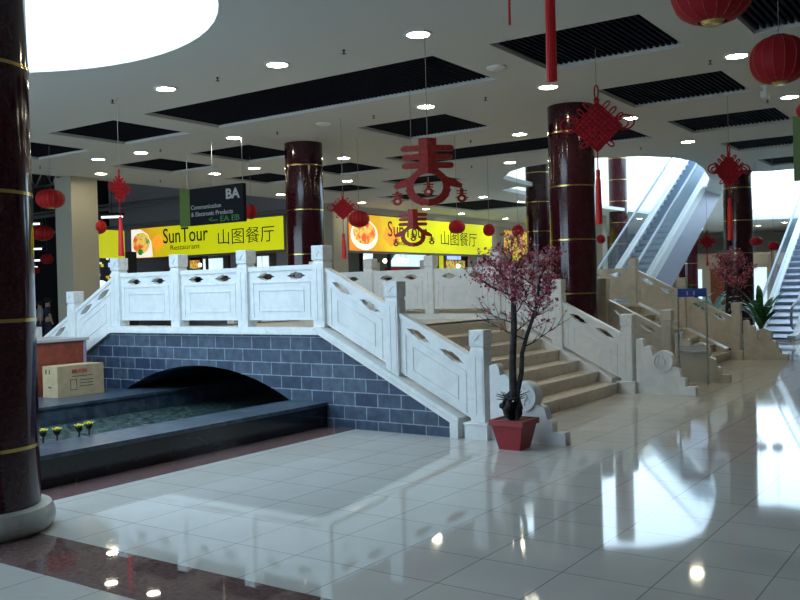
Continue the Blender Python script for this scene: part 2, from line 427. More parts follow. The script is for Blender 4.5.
# ---------------------------------------------------------------- columns
def column(x, y, ztop, label, base=True):
    t = thing('column', (x, y, 0), label, 'column', None)
    MB().lathe([(.372, .02), (.372, ztop)], (x, y, 0), 40).build('shaft', m_maroon, t, True)
    k = 0
    while .588+.865*k < ztop-.1:
        z = .588+.865*k; MB().lathe([(.36, z-.012), (.378, z-.012), (.378, z+.012), (.36, z+.012)], (x, y, 0), 40).build('brass_band', m_gold, t, True); k += 1
    if base:
        pr = [(.30, .0), (.41, 0), (.44, .02), (.462, .06), (.465, .10), (.455, .14), (.44, .17), (.40, .18), (.30, .18)]
        MB().lathe(pr, (x, y, 0), 48).build('base_ring', noise_mat('grey_marble', (.42, .43, .41), (.56, .57, .55), 4, .35, distort=1.5), t, True)
    return t
column(-5.88, 3.38, H, 'polished maroon column at the left edge standing on a fat white ring')
column(-11.5, 13.4, H, 'dark maroon column with brass bands right of the first yellow sign')
column(-5.94, 13.6, H, 'thick dark maroon column behind the blossom tree between the two bridges')
column(-11.6, 24.1, 8.9, 'maroon column left of and behind the thick central column')
column(-6.1, 24.8, H, 'dark maroon column at right behind the hanging knot')
column(-13.25, 34.9, 8.9, 'slim far column rising through the bright ceiling opening')
column(-10.9, 36.3, H, 'far maroon column partly hidden under the escalator')
o = MB().box(-19.15, 13.05, 0, -18.5, 13.8, H, .01).build('square_pillar', m_white_paint)
tag(o, 'square cream pillar standing left of the bridge at the ceiling edge', 'pillar')
o = MB().box(-19.3, 22.95, 0, -18.5, 23.72, H, .01).build('square_pillar', m_white_paint)
tag(o, 'square cream pillar at the corner between the two yellow restaurant signs', 'pillar')
o = MB().box(-14.95, 36.0, 0, -14.4, 36.5, H, .01).build('square_pillar', m_white_paint)
tag(o, 'slim cream pillar far behind, just right of the thick central column', 'pillar')

# ---------------------------------------------------------------- the stone footbridge
CX = -8.68
SL = .513
def kt(x):
    d = abs(x-CX)-(CX*-1-6.73)
    return 1.17-SL*max(0, d)
def mir(x): return 2*CX-x
def footbridge(label, m_marble=m_marble, m_cap=m_cap):
    t = thing('footbridge', (CX, 8.09, 0), label, 'bridge', 'stone footbridges in the mall')
    XZ = lambda u, v, w: (u, w, v)
    arch = []
    R_, zc = 3.33, -2.67
    xa = math.sqrt(R_**2-zc**2)
    for i in range(33):
        x = -xa+2*xa*i/32; arch.append((CX-.12+x, max(0, zc+math.sqrt(max(0, R_*R_-x*x)))))
    top = [(-4.95, 0), (-4.95, kt(-4.95)-.09), (-6.73, 1.08), (mir(-6.73), 1.08), (mir(-4.95), kt(-4.95)-.09), (mir(-4.95), 0)]
    core = [(-5.2, 0), (-6.75, .85), (mir(-6.75), .85), (mir(-5.2), 0)]
    b = MB()
    b.prism([top+arch], XZ, 8.09, 8.34).prism([top+arch], XZ, 12.43, 12.675).prism([core+arch], XZ, 8.34, 12.43)
    b.build('masonry_body', m_brick, t)
    e = .10
    for ya, yb in ((8.055, 8.37), (12.40, 12.71)):
        k = MB()
        out = [(-4.87, 0), (-4.87, kt(-4.87)), (-6.73, 1.17), (mir(-6.73), 1.17), (mir(-4.87), kt(-4.87)), (mir(-4.87), 0)]
        inn = [(mir(-4.97), 0), (mir(-4.97), kt(-4.97)-e), (mir(-6.75), 1.17-.088), (-6.75, 1.17-.088), (-4.97, kt(-4.97)-e), (-4.97, 0)]
        k.prism([out+inn], XZ, ya, yb)
        for yy in ((ya-.012, ya) if ya < 9 else (yb, yb+.012),):      # raised lower fillet
            lo = [(x, z-.045 if z > .02 else z) for x, z in out]
            k.prism([[(-4.87, 0), (-4.87, kt(-4.87)-.045), (-6.74, 1.125), (mir(-6.74), 1.125), (mir(-4.87), kt(-4.87)-.045), (mir(-4.87), 0)]+inn], XZ, *yy)
        k.build('kerb', m_marble, t)
    for ya, yb in ((8.341, 8.374), (12.396, 12.429)):
        MB().prism([top+arch], XZ, ya, yb).build('stringer', m_marble, t)
    MB().box(mir(-6.60), 8.37, 1.0, -6.60, 12.40, 1.085).build('deck', m_step, t)
    for side in (0, 1):
        for k in range(7):
            xr = -4.78-.302*k; xb = xr-.34
            z0, z1 = .155*k, .155*(k+1)
            s_ = MB()
            a, c = (xb, xr) if not side else (mir(xr), mir(xb))
            s_.box(a, 8.37, z0, c, 12.40, z1-.03)
            n = .02
            s_.box(a-(n if side else 0), 8.37, z1-.03, c+(0 if side else n), 12.40, z1)
            s_.build('step', m_step, t)
    # posts
    px = [-6.80, -5.75, -4.665]
    px = [mir(x) for x in reversed(px)]+[-9.31, -8.05]+px
    PB = [.174, None, 1.17, 1.17, 1.17, 1.17, None, .174]
    PT = [1.146, 1.685, 2.14, 2.14, 2.14, 2.14, 1.685, 1.146]
    for yc in (8.205, 12.56):
        f = -1 if yc < 10 else 1
        for i, x in enumerate(px):
            zb = PB[i] if PB[i] is not None else kt(x)-.06; zt = PT[i]; h = .086
            p = MB().box(x-h, yc-h, zb, x+h, yc+h, zt-.205, .006).box(x-h+.01, yc-h+.01, zt-.21, x+h-.01, yc+h-.01, zt-.17)
            for ff in (-1, 1):                     # raised border on the shaft faces
                y0 = yc+ff*h; y1 = y0+ff*.006
                ya, yb = min(y0, y1), max(y0, y1)
                zl = max(zb+.08, zb+.05)
                p.box(x-h+.02, ya, zl, x-.012, yb, zt-.28); p.box(x+.006, ya, zl, x+h-.02, yb, zt-.28)
                x0 = x+ff*h; x1 = x0+ff*.006
                p.box(min(x0, x1), yc-h+.03, zl+.1, max(x0, x1), yc+h-.03, zt-.28)
            po = p.build('post', m_marble, t)
            c = MB().box(x-h-.004, yc-h-.004, zt-.172, x+h+.004, yc+h+.004, zt, .008)
            for ff in (-1, 1):                     # carved bar and dots on the cap
                for j, (dx, dz, hw) in enumerate(((.0, -.085, .012), (.035, -.12, .010), (-.035, -.05, .010))):
                    y0 = yc+ff*(h+.004)
                    c.hexa([(x+dx-.035, min(y0, y0+ff*.008), zt+dz-.03), (x+dx-.015, min(y0, y0+ff*.008), zt+dz-.035), (x+dx-.015, max(y0, y0+ff*.008), zt+dz-.035), (x+dx-.035, max(y0, y0+ff*.008), zt+dz-.03),
                            (x+dx+.015, min(y0, y0+ff*.008), zt+dz+.035), (x+dx+.035, min(y0, y0+ff*.008), zt+dz+.03), (x+dx+.035, max(y0, y0+ff*.008), zt+dz+.03), (x+dx+.015, max(y0, y0+ff*.008), zt+dz+.035)]) if j == 0 else None
            c.build('post_cap', m_cap, po)
            if i in (0, 7):
                MB().box(x-.135, yc-.14, 0, x+.135, yc+.14, .16).box(x-.145, yc-.15, .15, x+.145, yc+.15, .176, .008).build('pedestal', m_marble, t)
    # rail panels
    for yc in (8.205, 12.56):
        for i in range(7):
            xa, xb = px[i]+.082, px[i+1]-.082
            if i in (0, 6): xa += 0; xb -= 0
            W = xb-xa
            if i < 2: base = lambda x: kt(px[2])+SL*(x-px[2])+.07+.01
            elif i > 4: base = lambda x: kt(px[5])-SL*(x-px[5])+.07+.01
            else: base = lambda x: 1.17+.082
            hh = .655
            F = lambda u, v, w, b=base: (u, w, b(u)+v)
            def dia(cx, cz, s=1.0):
                p = [(-.155, 0), (-.105, .014), (-.09, .032), (-.05, .036), (0, .052), (.05, .036), (.09, .032), (.105, .014), (.155, 0)]
                p = p+[(a, -b) for a, b in reversed(p[1:-1])]
                return [(cx+a*s, cz+b*s) for a, b in p]
            holes_ = [dia(xa+W*.27, hh-.115), dia(xa+W*.73, hh-.115)]
            r = MB()
            r.prism([[(xa, 0), (xb, 0), (xb, hh), (xa, hh)]]+holes_, F, yc-.045, yc+.045)
            r.prism([[(xa, hh-.045), (xb, hh-.045), (xb, hh+.012), (xa, hh+.012)]], F, yc-.058, yc+.058)      # hand rail moulding
            for sgn in (-1, 1):
                y0, y1 = sorted((yc+sgn*.045, yc+sgn*.053))
                r.prism([[(xa+.07, hh-.195), (xb-.07, hh-.195), (xb-.07, hh-.18), (xa+.07, hh-.18)]], F, y0, y1)
                r.prism([[(xa+.07, .03), (xa+.085, .03), (xa+.085, hh-.19), (xa+.07, hh-.19)]], F, y0, y1)
                r.prism([[(xb-.085, .03), (xb-.07, .03), (xb-.07, hh-.19), (xb-.085, hh-.19)]], F, y0, y1)
                r.prism([[(xa+.17, .11), (xb-.17, .11), (xb-.17, hh-.28), (xa+.17, hh-.28)], [(xa+.18, .12), (xb-.18, .12), (xb-.18, hh-.29), (xa+.18, hh-.29)]], F, y0, y1+ (.002 if sgn > 0 else 0))
            r.build('rail_panel', m_marble, t)
    # scroll stones at the foot of each railing
    def lobe(cx, cz, r, a0, a1, n=8): return [(cx+r*math.cos(a0+(a1-a0)*i/n), cz+r*math.sin(a0+(a1-a0)*i/n)) for i in range(n+1)]
    prof = [(0, 0), (0, .78)]+lobe(.055, .74, .055, PI*.8, 0, 6)+lobe(.165, .63, .06, PI*.75, .1, 6)+lobe(.385, .47, .155, PI*.86, -PI*.15, 14)+\
        lobe(.575, .33, .05, PI*.5, -.1, 5)+lobe(.65, .20, .05, PI*.5, -.2, 5)+[(.70, .125), (.83, .125), (.84, .10), (.84, 0)]
    for yc in (8.205, 12.56):
        for side in (0, 1):
            x0 = -4.53
            g = (lambda u, v, w: (x0+u, w, v)) if not side else (lambda u, v, w: (mir(x0+u), w, v))
            q = MB().prism([prof], g, yc-.06, yc+.06)
            for sgn in (-1, 1):
                y0, y1 = sorted((yc+sgn*.06, yc+sgn*.085))
                q.prism([lobe(.385, .47, .15, 0, 2*PI, 28)[:-1], lobe(.385, .47, .115, 0, 2*PI, 28)[:-1]], g, y0, y1)
                q.prism([lobe(.385, .47, .045, 0, 2*PI, 12)[:-1]], g, y0, y1)
                for k in range(8):
                    a = 2*PI*k/8; q.prism([lobe(.385+.08*math.cos(a), .47+.08*math.sin(a), .02, 0, 2*PI, 6)[:-1]], g, *sorted((yc+sgn*.06, yc+sgn*.075)))
            q.build('scroll_stone', m_marble, t)
    return t
b1 = footbridge('white marble footbridge in front, with slate brick arch over the pool')
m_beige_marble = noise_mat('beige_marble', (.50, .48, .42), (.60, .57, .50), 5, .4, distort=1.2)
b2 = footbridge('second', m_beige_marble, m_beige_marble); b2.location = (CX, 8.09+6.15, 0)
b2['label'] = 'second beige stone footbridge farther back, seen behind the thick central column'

# ---------------------------------------------------------------- pool
p = thing('pool_basin', (-8.4, 6, 0), 'black marble pool basin with raised kerbs running under the near bridge', 'pool')
MB().box(-7.2, 1.0, 0, -6.68, 8.085, .25).build('kerb_wall', m_black, p)
MB().box(-7.24, 1.0, .25, -6.665, 8.085, .29).build('coping', m_blue_black, p, label='blue grey polished coping slab')
MB().box(-10.2, 1.0, 0, -9.57, 12.6, .26).box(-10.24, 1.0, .26, -9.55, 12.6, .295).box(-10.6, 6.5, 0, -10.24, 8.05, .295).build('far_kerb_wall', m_blue_black, p)
MB().box(-9.6, 1.0, .0, -7.15, 12.7, .06).build('pool_bed', m_pebble, p)
glw = glass_mat('water', (.02, .04, .04), .06)
MB().box(-9.56, 1.02, .06, -7.21, 12.6, .12).build('water', glw, p)
FL = [(43, 436, 'leftmost'), (57, 434.5, 'second from the left'), (79, 431, 'third from the left'), (89, 428.5, 'rightmost')]
for px_, py_, pos in FL:
    c = at(px_, py_-.5, 2, .33)
    t = thing('lotus_lamp', (c.x, c.y, .121), f'small yellow lotus lamp on a dark stem in the pool, {pos}', 'lotus lamp', 'yellow lotus lamps in the pool')
    MB().tube([(c.x, c.y, .121), (c.x, c.y, .34)], .008).lathe([(0, .121), (.04, .121), (.04, .13), (0, .135)], (c.x, c.y, 0), 10).build('stem', m_rubber, t)
    f = MB().lathe([(0, .31), (.022, .325), (.038, .358), (.028, .362), (0, .345)], (c.x, c.y, 0), 12)
    f.build('cup', m_rubber, t)
    f = MB()
    for k in range(9):
        a = 2*PI*k/9; ca, sa = math.cos(a), math.sin(a)
        P_ = lambda r, d, z: (c.x+r*ca-d*sa, c.y+r*sa+d*ca, z)
        v = [f.b.verts.new(q) for q in (P_(0, 0, .362), P_(.028, .016, .368), P_(.052, 0, .392), P_(.028, -.016, .368))]
        f.b.faces.new(v)
    f.ball((c.x, c.y, .375), .022, seg=8)
    f.build('petals', m_yellow, t)

# cardboard box and wooden cabinet by the pool
t = thing('cardboard_box', (-10.35, 7.26, .297), 'brown cardboard carton with red printing standing on the pool ledge', 'box')
bx = (-10.52, 6.91, .297, -10.2, 7.62, .70)
MB().box(*bx).build('carton', m_card, t)
f = MB()
f.box(-10.52, 6.91, .70, -10.365, 7.62, .704).box(-10.355, 6.91, .70, -10.2, 7.62, .704)
f.build('top_flaps', m_card, t)
me, wd = text_mesh('MBI-FORK', .075, .0008, .24, .002)
MB().add(me, Matrix.Translation((-10.198, 7.13, .60)) @ FACE_E).build('printing', m_ink_red, t, label='red printed lettering')
for i, z in enumerate((.555, .50, .46, .42)): MB().box(-10.2, 7.24 if i else 7.13, z, -10.199, 7.45, z+.008).build('printed_line', m_ink, t)
MB().prism([[(7.10, .38), (7.20, .38), (7.20, .52), (7.10, .52)], [(7.108, .388), (7.192, .388), (7.192, .512), (7.108, .512)]], lambda u, v, w: (w, u, v), -10.2, -10.199).build('printed_frame', m_ink, t)
for x0_, x1_, z0_, z1_ in ((-10.46, -10.43, .6, .66), (-10.38, -10.36, .6, .66), (-10.4, -10.34, .42, .44)): MB().box(x0_, 6.9085, z0_, x1_, 6.91, z1_).build('side_mark', m_ink, t)
t = thing('wooden_cabinet', (-11.2, 7.2, 0), 'low reddish wooden cabinet standing behind the cardboard carton', 'cabinet')
MB().box(-11.5, 6.78, 0, -10.7, 7.72, 1.0).build('body', m_wood, t)
MB().box(-11.55, 6.74, 1.0, -10.67, 7.75, 1.035).build('top', mat('cabinet_top', (.45, .42, .42), .4), t)
MB().box(-10.7, 7.67, 0, -10.68, 7.70, 1.0).box(-10.7, 6.77, 0, -10.66, 6.82, 1.0).build('edge_trim', mat('edge_trim', (.34, .30, .42), .5), t)

# ---------------------------------------------------------------- restaurant blocks
def wall_with_holes(name, axis, pos, thick, a0, a1, z0, z1, hs, m):
    f = (lambda u, v, w: (u, w, v)) if axis == 'y' else (lambda u, v, w: (w, u, v))
    return struct(MB().prism([[(a0, z0), (a1, z0), (a1, z1), (a0, z1)]]+[[(a, c), (b, c), (b, d), (a, d)] for a, b, c, d in hs], f, pos, pos+thick), name, m)
wall_with_holes('wall_restaurant_left', 'y', 23.05, .2, -30, -19.25, 0, 6.6, [(-25.75, -23.4, .9, 2.98), (-22.3, -21.15, .9, 2.98)], m_grey_wall)
wall_with_holes('wall_restaurant_right', 'x', -19.1, .2, 23.6, 48, 0, 6.6, [(23.95, 29.6, .9, 2.9), (29.95, 32.7, .9, 2.9), (36, 40, .9, 2.6)], mat('warm_grey_wall', (.40, .38, .34), .8))
struct(MB().box(-30.2, 23.05, 0, -30, 40, 6.6), 'wall_restaurant_end', m_grey_wall)
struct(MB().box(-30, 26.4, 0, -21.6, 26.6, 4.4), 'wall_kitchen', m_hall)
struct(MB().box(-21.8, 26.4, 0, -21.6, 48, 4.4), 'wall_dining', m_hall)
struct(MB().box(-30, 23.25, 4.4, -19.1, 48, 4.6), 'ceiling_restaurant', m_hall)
# fascia above the right sign
struct(MB().box(-19.0, 23.7, 4.25, -18.8, 48, 4.5), 'trim_3', m_beige_wall)

def sign(name, label, axis, pos, a0, a1, z0, z1, m_face, lat_w, tw, picture):
    """axis 'y': board seen from -Y, running along X; axis 'x': seen from +X, running along Y"""
    if axis == 'y':
        t = thing(name, ((a0+a1)/2, pos, z0), label, 'sign', 'yellow restaurant signs'); S = -1
        bx_ = lambda p0, p1, q0, q1, d0, d1: (p0, pos+S*max(d0, d1), q0, p1, pos+S*min(d0, d1), q1)
        F = FACE_S; P3 = lambda a, z, d: (a, pos-d, z)
    else:
        t = thing(name, (pos, (a0+a1)/2, z0), label, 'sign', 'yellow restaurant signs')
        bx_ = lambda p0, p1, q0, q1, d0, d1: (pos+min(d0, d1), p0, q0, pos+max(d0, d1), p1, q1)
        F = FACE_E; P3 = lambda a, z, d: (pos+d, a, z)
    MB().box(*bx_(a0-.05, a1+.05, z0-.05, z1+.05, 0, .2)).build('housing', mat('sign_housing', (.22, .22, .24), .5), t)
    MB().box(*bx_(a0, a1, z0, z1, .2, .215)).build('face', m_face, t)
    L_ = a1-a0; h = z1-z0
    me, _ = text_mesh('SunTour', .80, .004, L_*tw[0], .004)
    MB().add(me, Matrix.Translation(P3(a0+L_*lat_w[0], z0+h*.44, .222)) @ F).build('lettering', m_ink, t)
    me, _ = text_mesh('Restaurant', .27, .004, L_*tw[1], 0)
    MB().add(me, Matrix.Translation(P3(a0+L_*lat_w[1], z0+h*.20, .222)) @ F).build('small_lettering', mat('brown_ink', (.22, .14, .02), .6), t)
    me, _ = text_mesh('\u5c71\u56fe\u9910\u5385', .62, .004, L_*tw[2], -.002)
    MB().add(me, Matrix.Translation(P3(a0+L_*lat_w[2], z0+h*.30, .222)) @ F).build('chinese_lettering', m_ink, t)
    picture(t, P3, a0, z0, L_, h)
    return t
def disc(P3, ca, cz, ra, rz, d0, d1, n=24, a0=0, a1=2*PI):
    return MB().prism([[(ca+ra*math.cos(a0+(a1-a0)*i/n), cz+rz*math.sin(a0+(a1-a0)*i/n)) for i in range(n)]], lambda u, v, w: P3(u, v, w), d0, d1)
m_orange = mat('orange_print', (.9, .3, .02), .4, emit=(.95, .35, .03), es=.8)
m_green_print = mat('green_print', (.03, .25, .02), .4, emit=(.03, .25, .02), es=.6)
def pic1(t, P3, a0, z0, L_, h):
    MB().prism([[(a0+.02, z0+.02), (a0+L_*.155, z0+.02), (a0+L_*.15, z0+h*.5), (a0+L_*.12, z0+h*.8), (a0+L_*.07, z0+h-.03), (a0+.02, z0+h-.03)]], lambda u, v, w: P3(u, v, w), .216, .221).build('plate_print', m_bowl, t)
    disc(P3, a0+L_*.075, z0+h*.5, L_*.063, h*.36, .222, .227).build('food_print', m_food, t)
    disc(P3, a0+L_*.068, z0+h*.2, L_*.018, h*.11, .228, .232, 12).build('green_food_print', m_green_print, t)
    f = MB()
    for k in range(5):
        a = .6+k*.55; ca, cz = a0+L_*.195+.28*math.cos(a), z0+h*.36+.3*math.sin(a)
        f.prism([[(a0+L_*.195, z0+h*.2), (ca-.12, cz), (ca, cz+.15), (ca+.12, cz-.05)]], lambda u, v, w: P3(u, v, w), .216+k*.0005, .220+k*.0005)
    f.build('leaf_print', m_orange, t)
def pic2(t, P3, a0, z0, L_, h):
    disc(P3, a0+L_*.085, z0+h*.44, L_*.078, h*.42, .216, .221).build('bowl_print', m_bowl, t)
    disc(P3, a0+L_*.085, z0+h*.5, L_*.065, h*.32, .222, .227).build('food_print', m_food, t)
    f = MB()
    for k in range(6):
        a = .3+k*.5; ca, cz = a0+L_*.245+.42*math.cos(a), z0+h*.3+.42*math.sin(a)
        f.prism([[(a0+L_*.245, z0+h*.12), (ca-.15, cz), (ca, cz+.2), (ca+.15, cz-.05)]], lambda u, v, w: P3(u, v, w), .216+k*.0005, .220+k*.0005)
    f.build('leaf_print', m_orange, t)
sign('restaurant_sign', 'backlit yellow restaurant sign at left with plate of food and dark lettering', 'y', 23.05, -28.6, -20.6, 3.06, 4.2,
     sign_face('sign_face_left', 'X', -3.9, 3.9), (.235, .285, .605), (.305, .20, .345), pic1)
sign('restaurant_sign', 'backlit yellow restaurant sign at right with soup bowl, behind red spring ornament', 'x', -18.9, 24.05, 34.1, 2.96, 4.22,
     sign_face('sign_face_right', 'Y', -4.65, 4.65), (.225, .26, .585), (.26, .145, .285), pic2)
# small yellow boards
t = thing('yellow_board', (-24.05, 18.3, 1.95), 'plain yellow lit board behind the left bridge post', 'sign')
zb_, zt_ = at(110, 258, 0, -24).z, at(110, 230, 0, -24).z
MB().box(-24.1, 17.75, zb_, -24, 18.9, zt_, .01).build('panel', m_yel_lit, t)
for y in (17.9, 18.75): MB().tube([(-24.05, y, zt_), (-24.05, y, 6.6)], .01, 5).build('hanging_rod', m_chrome, t)
o = MB().box(-18.9, 35.6, 3.0, -18.8, 37.9, 4.1, .01).build('food_board', m_menu); o.location.x = .02; tag(o, 'orange and green food board behind the blossom tree', 'sign')
o = MB().box(-18.9, 36.3, 2.75, -18.78, 37.6, 2.98, .01).build('yellow_board', m_yel_lit); o.location.x = .02; tag(o, 'narrow yellow board behind the blossom tree top', 'sign')

# interiors: lit panes, menu boards, lamps, red sofa backs
def slab(name, m, lab, cat, c, grp=None):
    o = MB().box(*c).build(name, m); tag(o, lab, cat, grp); return o
def on_south(px0, px1, z0, z1, y, d=.05):
    return (at(px0, 262, 1, y).x, y, z0, at(px1, 262, 1, y).x, y+d, z1)
def on_east(px0, px1, z0, z1, x, d=.05):
    return (x-d, at(px0, 262, 0, x).y, z0, x, at(px1, 262, 0, x).y, z1)
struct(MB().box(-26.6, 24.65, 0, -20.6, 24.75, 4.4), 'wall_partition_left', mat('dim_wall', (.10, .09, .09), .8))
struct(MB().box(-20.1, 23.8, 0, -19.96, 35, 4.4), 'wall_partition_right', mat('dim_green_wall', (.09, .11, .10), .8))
yp = 24.6
slab('wall_picture', m_menu, 'small brownish food picture lit in the left restaurant window', 'picture', on_south(186, 199, 2.62, 2.95, yp))
slab('lit_window_pane', m_pane, 'pale lit pane in the middle of the left restaurant window', 'window pane', on_south(203, 222, 2.55, 2.98, yp))
slab('lit_window_pane', m_pane, 'pale lit pane in the small right window of the left restaurant', 'window pane', on_south(257, 268, 2.5, 2.96, yp))
slab('serving_counter', m_card, 'brown serving counter inside the left restaurant window', 'counter', (-25.7, 24.0, 0, -23.4, 24.5, 2.2))
for i, (px_, z, lab) in enumerate(((200, 2.74, 'upper warm pendant lamp between the two panes of the left restaurant'), (201.5, 2.42, 'lower warm lamp between the two panes of the left restaurant'), (254, 2.7, 'warm lamp at the left of the small restaurant window'), (262, 2.34, 'low warm lamp in the middle of the small restaurant window'))):
    yy = 24.3 if i != 1 else 23.8
    x = at(px_, 262, 1, yy).x
    t = thing('pendant_lamp', (x, yy, z), lab, 'lamp', 'warm lamps in the left restaurant')
    MB().ball((x, yy, z), .075, seg=12).build('globe', m_warm, t, True)
    MB().tube([(x, yy, z+.06), (x, yy, 4.4)], .008, 5).build('cord', m_rubber, t)
xs = -19.9
slab('lit_window_pane', m_pane, 'narrow pale lit pane at the left end of the right restaurant window', 'window pane', on_east(364, 373, 2.3, 2.95, xs))
y0_, y1_ = at(388, 262, 0, xs).y, at(420, 262, 0, xs).y
o = MB().prism([[(y0_, 2.48), (y1_, 2.48), (y1_+.5, 2.98), (y0_+.6, 2.98)]], lambda u, v, w: (w, u, v), xs-.05, xs).build('lit_window_pane', m_pane)
tag(o, 'wide slanted pale pane below the right yellow sign', 'window pane')
slab('red_screen', m_red, 'wide red screen inside the right restaurant below the pale pane', 'screen', on_east(386, 417, 0, 2.42, xs+.12, .05))
slab('menu_board', m_menu, 'lit orange menu board under the right yellow sign', 'menu board', on_east(447, 465, 1.6, 2.76, xs))
slab('menu_header', m_blue_lit, 'small blue lit header above the menu board', 'sign', on_east(448, 461, 2.8, 2.97, xs))
slab('yellow_banner', m_yel_lit, 'thin vertical yellow banner left of the menu board', 'banner', on_east(440, 443.5, 1.6, 2.96, xs))
for i, (px_, z) in enumerate(((363, 2.72), (385, 2.66), (401, 2.7), (406, 2.68), (458, 2.5))):
    y = at(px_, 262, 0, -19.4).y
    t = thing('pendant_lamp', (-19.4, y, z), ['leftmost', 'second', 'third', 'fourth', 'rightmost'][i]+' white globe lamp in the right restaurant window, counted from the left', 'lamp', 'globe lamps in the right restaurant')
    MB().ball((-19.4, y, z), .085, seg=12).build('globe', m_warm, t, True)
    MB().tube([(-19.4, y, z+.06), (-19.4, y, 4.4)], .008, 5).build('cord', m_rubber, t)
wf = MB()
for y in (23.97, 25.2, 26.9, 29.58): wf.box(-19.15, y-.03, .9, -19.0, y+.03, 2.9)
struct(wf.box(-19.15, 23.95, .85, -19.0, 29.6, .93), 'window_1', m_rubber)
wf = MB()
for x in (-25.75, -24.6, -23.42): wf.box(x-.03, 23.0, .9, x+.03, 23.1, 2.98)
struct(wf.box(-25.75, 23.0, .85, -23.4, 23.1, .93), 'window_2', m_rubber)

# ---------------------------------------------------------------- dark hall at the left
for i, (z, y) in enumerate(((4.75, 20.5), (5.2, 22.4), (4.3, 22.2))):
    o = MB().tube([(-44, y, z), (-19.3, y, z)], [.07, .05, .045][i], 8).build('ceiling_pipe', mat('pipe_grey', (.16, .16, .17), .5))
    tag(o, ['thick lower grey pipe', 'upper grey pipe', 'thin grey pipe just above the left sign'][i]+' under the dark hall ceiling', 'pipe', 'pipes in the dark hall')
o = MB()
for k in range(26):
    x = -44+k; o.tube([(x, 19, 5.6), (x+.5, 19, 6.2)], .025, 5).tube([(x+.5, 19, 6.2), (x+1, 19, 5.6)], .025, 5)
o.tube([(-44, 19, 5.6), (-19, 19, 5.6)], .04, 6).tube([(-44, 19, 6.2), (-19, 19, 6.2)], .04, 6)
tag(o.build('roof_truss', m_chrome), 'grey lattice roof truss across the dark hall', 'truss')
for px_, py_, D, wl, lab in ((112, 217, 27, .8, 'short white tube light left of the hanging red knot'), (33, 224, 30, .55, 'white tube light right of the left column, upper'), (35, 249, 33, .6, 'white tube light right of the left column, middle'),
                        (35, 260.5, 38, .5, 'white tube light right of the left column, lower'), (34, 267, 44, .4, 'faint tube light lowest beside the left column')):
    c = depth(px_, py_, D); r = Vector((math.cos(_y), math.sin(_y), 0))
    t = thing('tube_light', c, lab, 'ceiling light', 'tube lights in the dark hall')
    MB().tube([c-r*wl*.4, c+r*wl*.4], .03, 8).build('tube', m_tube, t, True)
    MB().tube([c-r*wl/2+Vector((0, 0, .08)), c+r*wl/2+Vector((0, 0, .08))], .05, 6).tube([c+Vector((0, 0, .1)), Vector((c.x, c.y, 6.6))], .01, 5).build('fitting', m_rubber, t)
# display stand with goods
c = at(109, 300, 1, 19.5)
t = thing('display_stand', (c.x, c.y, 0), 'crowded shop display stand with small lit goods behind left bridge stairs', 'display')
MB().box(c.x-.9, c.y, 0, c.x+.9, c.y+.5, 3.1).build('cabinet', m_hall, t)
random.seed(4)
gm = [m_pane, m_blue_lit, m_yel_lit, m_bowl, m_green_print, m_menu]
for k in range(34):
    x = c.x-.85+random.random()*1.5; z = 1.5+random.random()*1.5; s_ = .05+random.random()*.09
    MB().box(x, c.y-.06, z, x+s_, c.y, z+s_*1.2).build('product', gm[k % 6], t)
c = at(101, 284, 1, 17.5)
t = thing('table_lamp', (c.x, c.y, 0), 'round blue white glowing globe lamp beside the left bridge stairs', 'lamp')
MB().ball((c.x, c.y, c.z), .17, .17, .11, 16).build('globe', mat('blue_globe', (.5, .7, 1), .4, emit=(.35, .65, 1), es=2.5), t, True)
MB().tube([(c.x, c.y, 0), (c.x, c.y, c.z-.1)], .02).lathe([(0, 0), (.15, 0), (.15, .02), (0, .03)], (c.x, c.y, 0), 12).build('stand', m_rubber, t)
slab('shop_wall', mat('lit_shop_wall', (.30, .27, .27), .8), 'dim pale shop wall far beyond the left column', 'wall panel', (-44, 30, 0, -36.5, 30.2, 2.6))

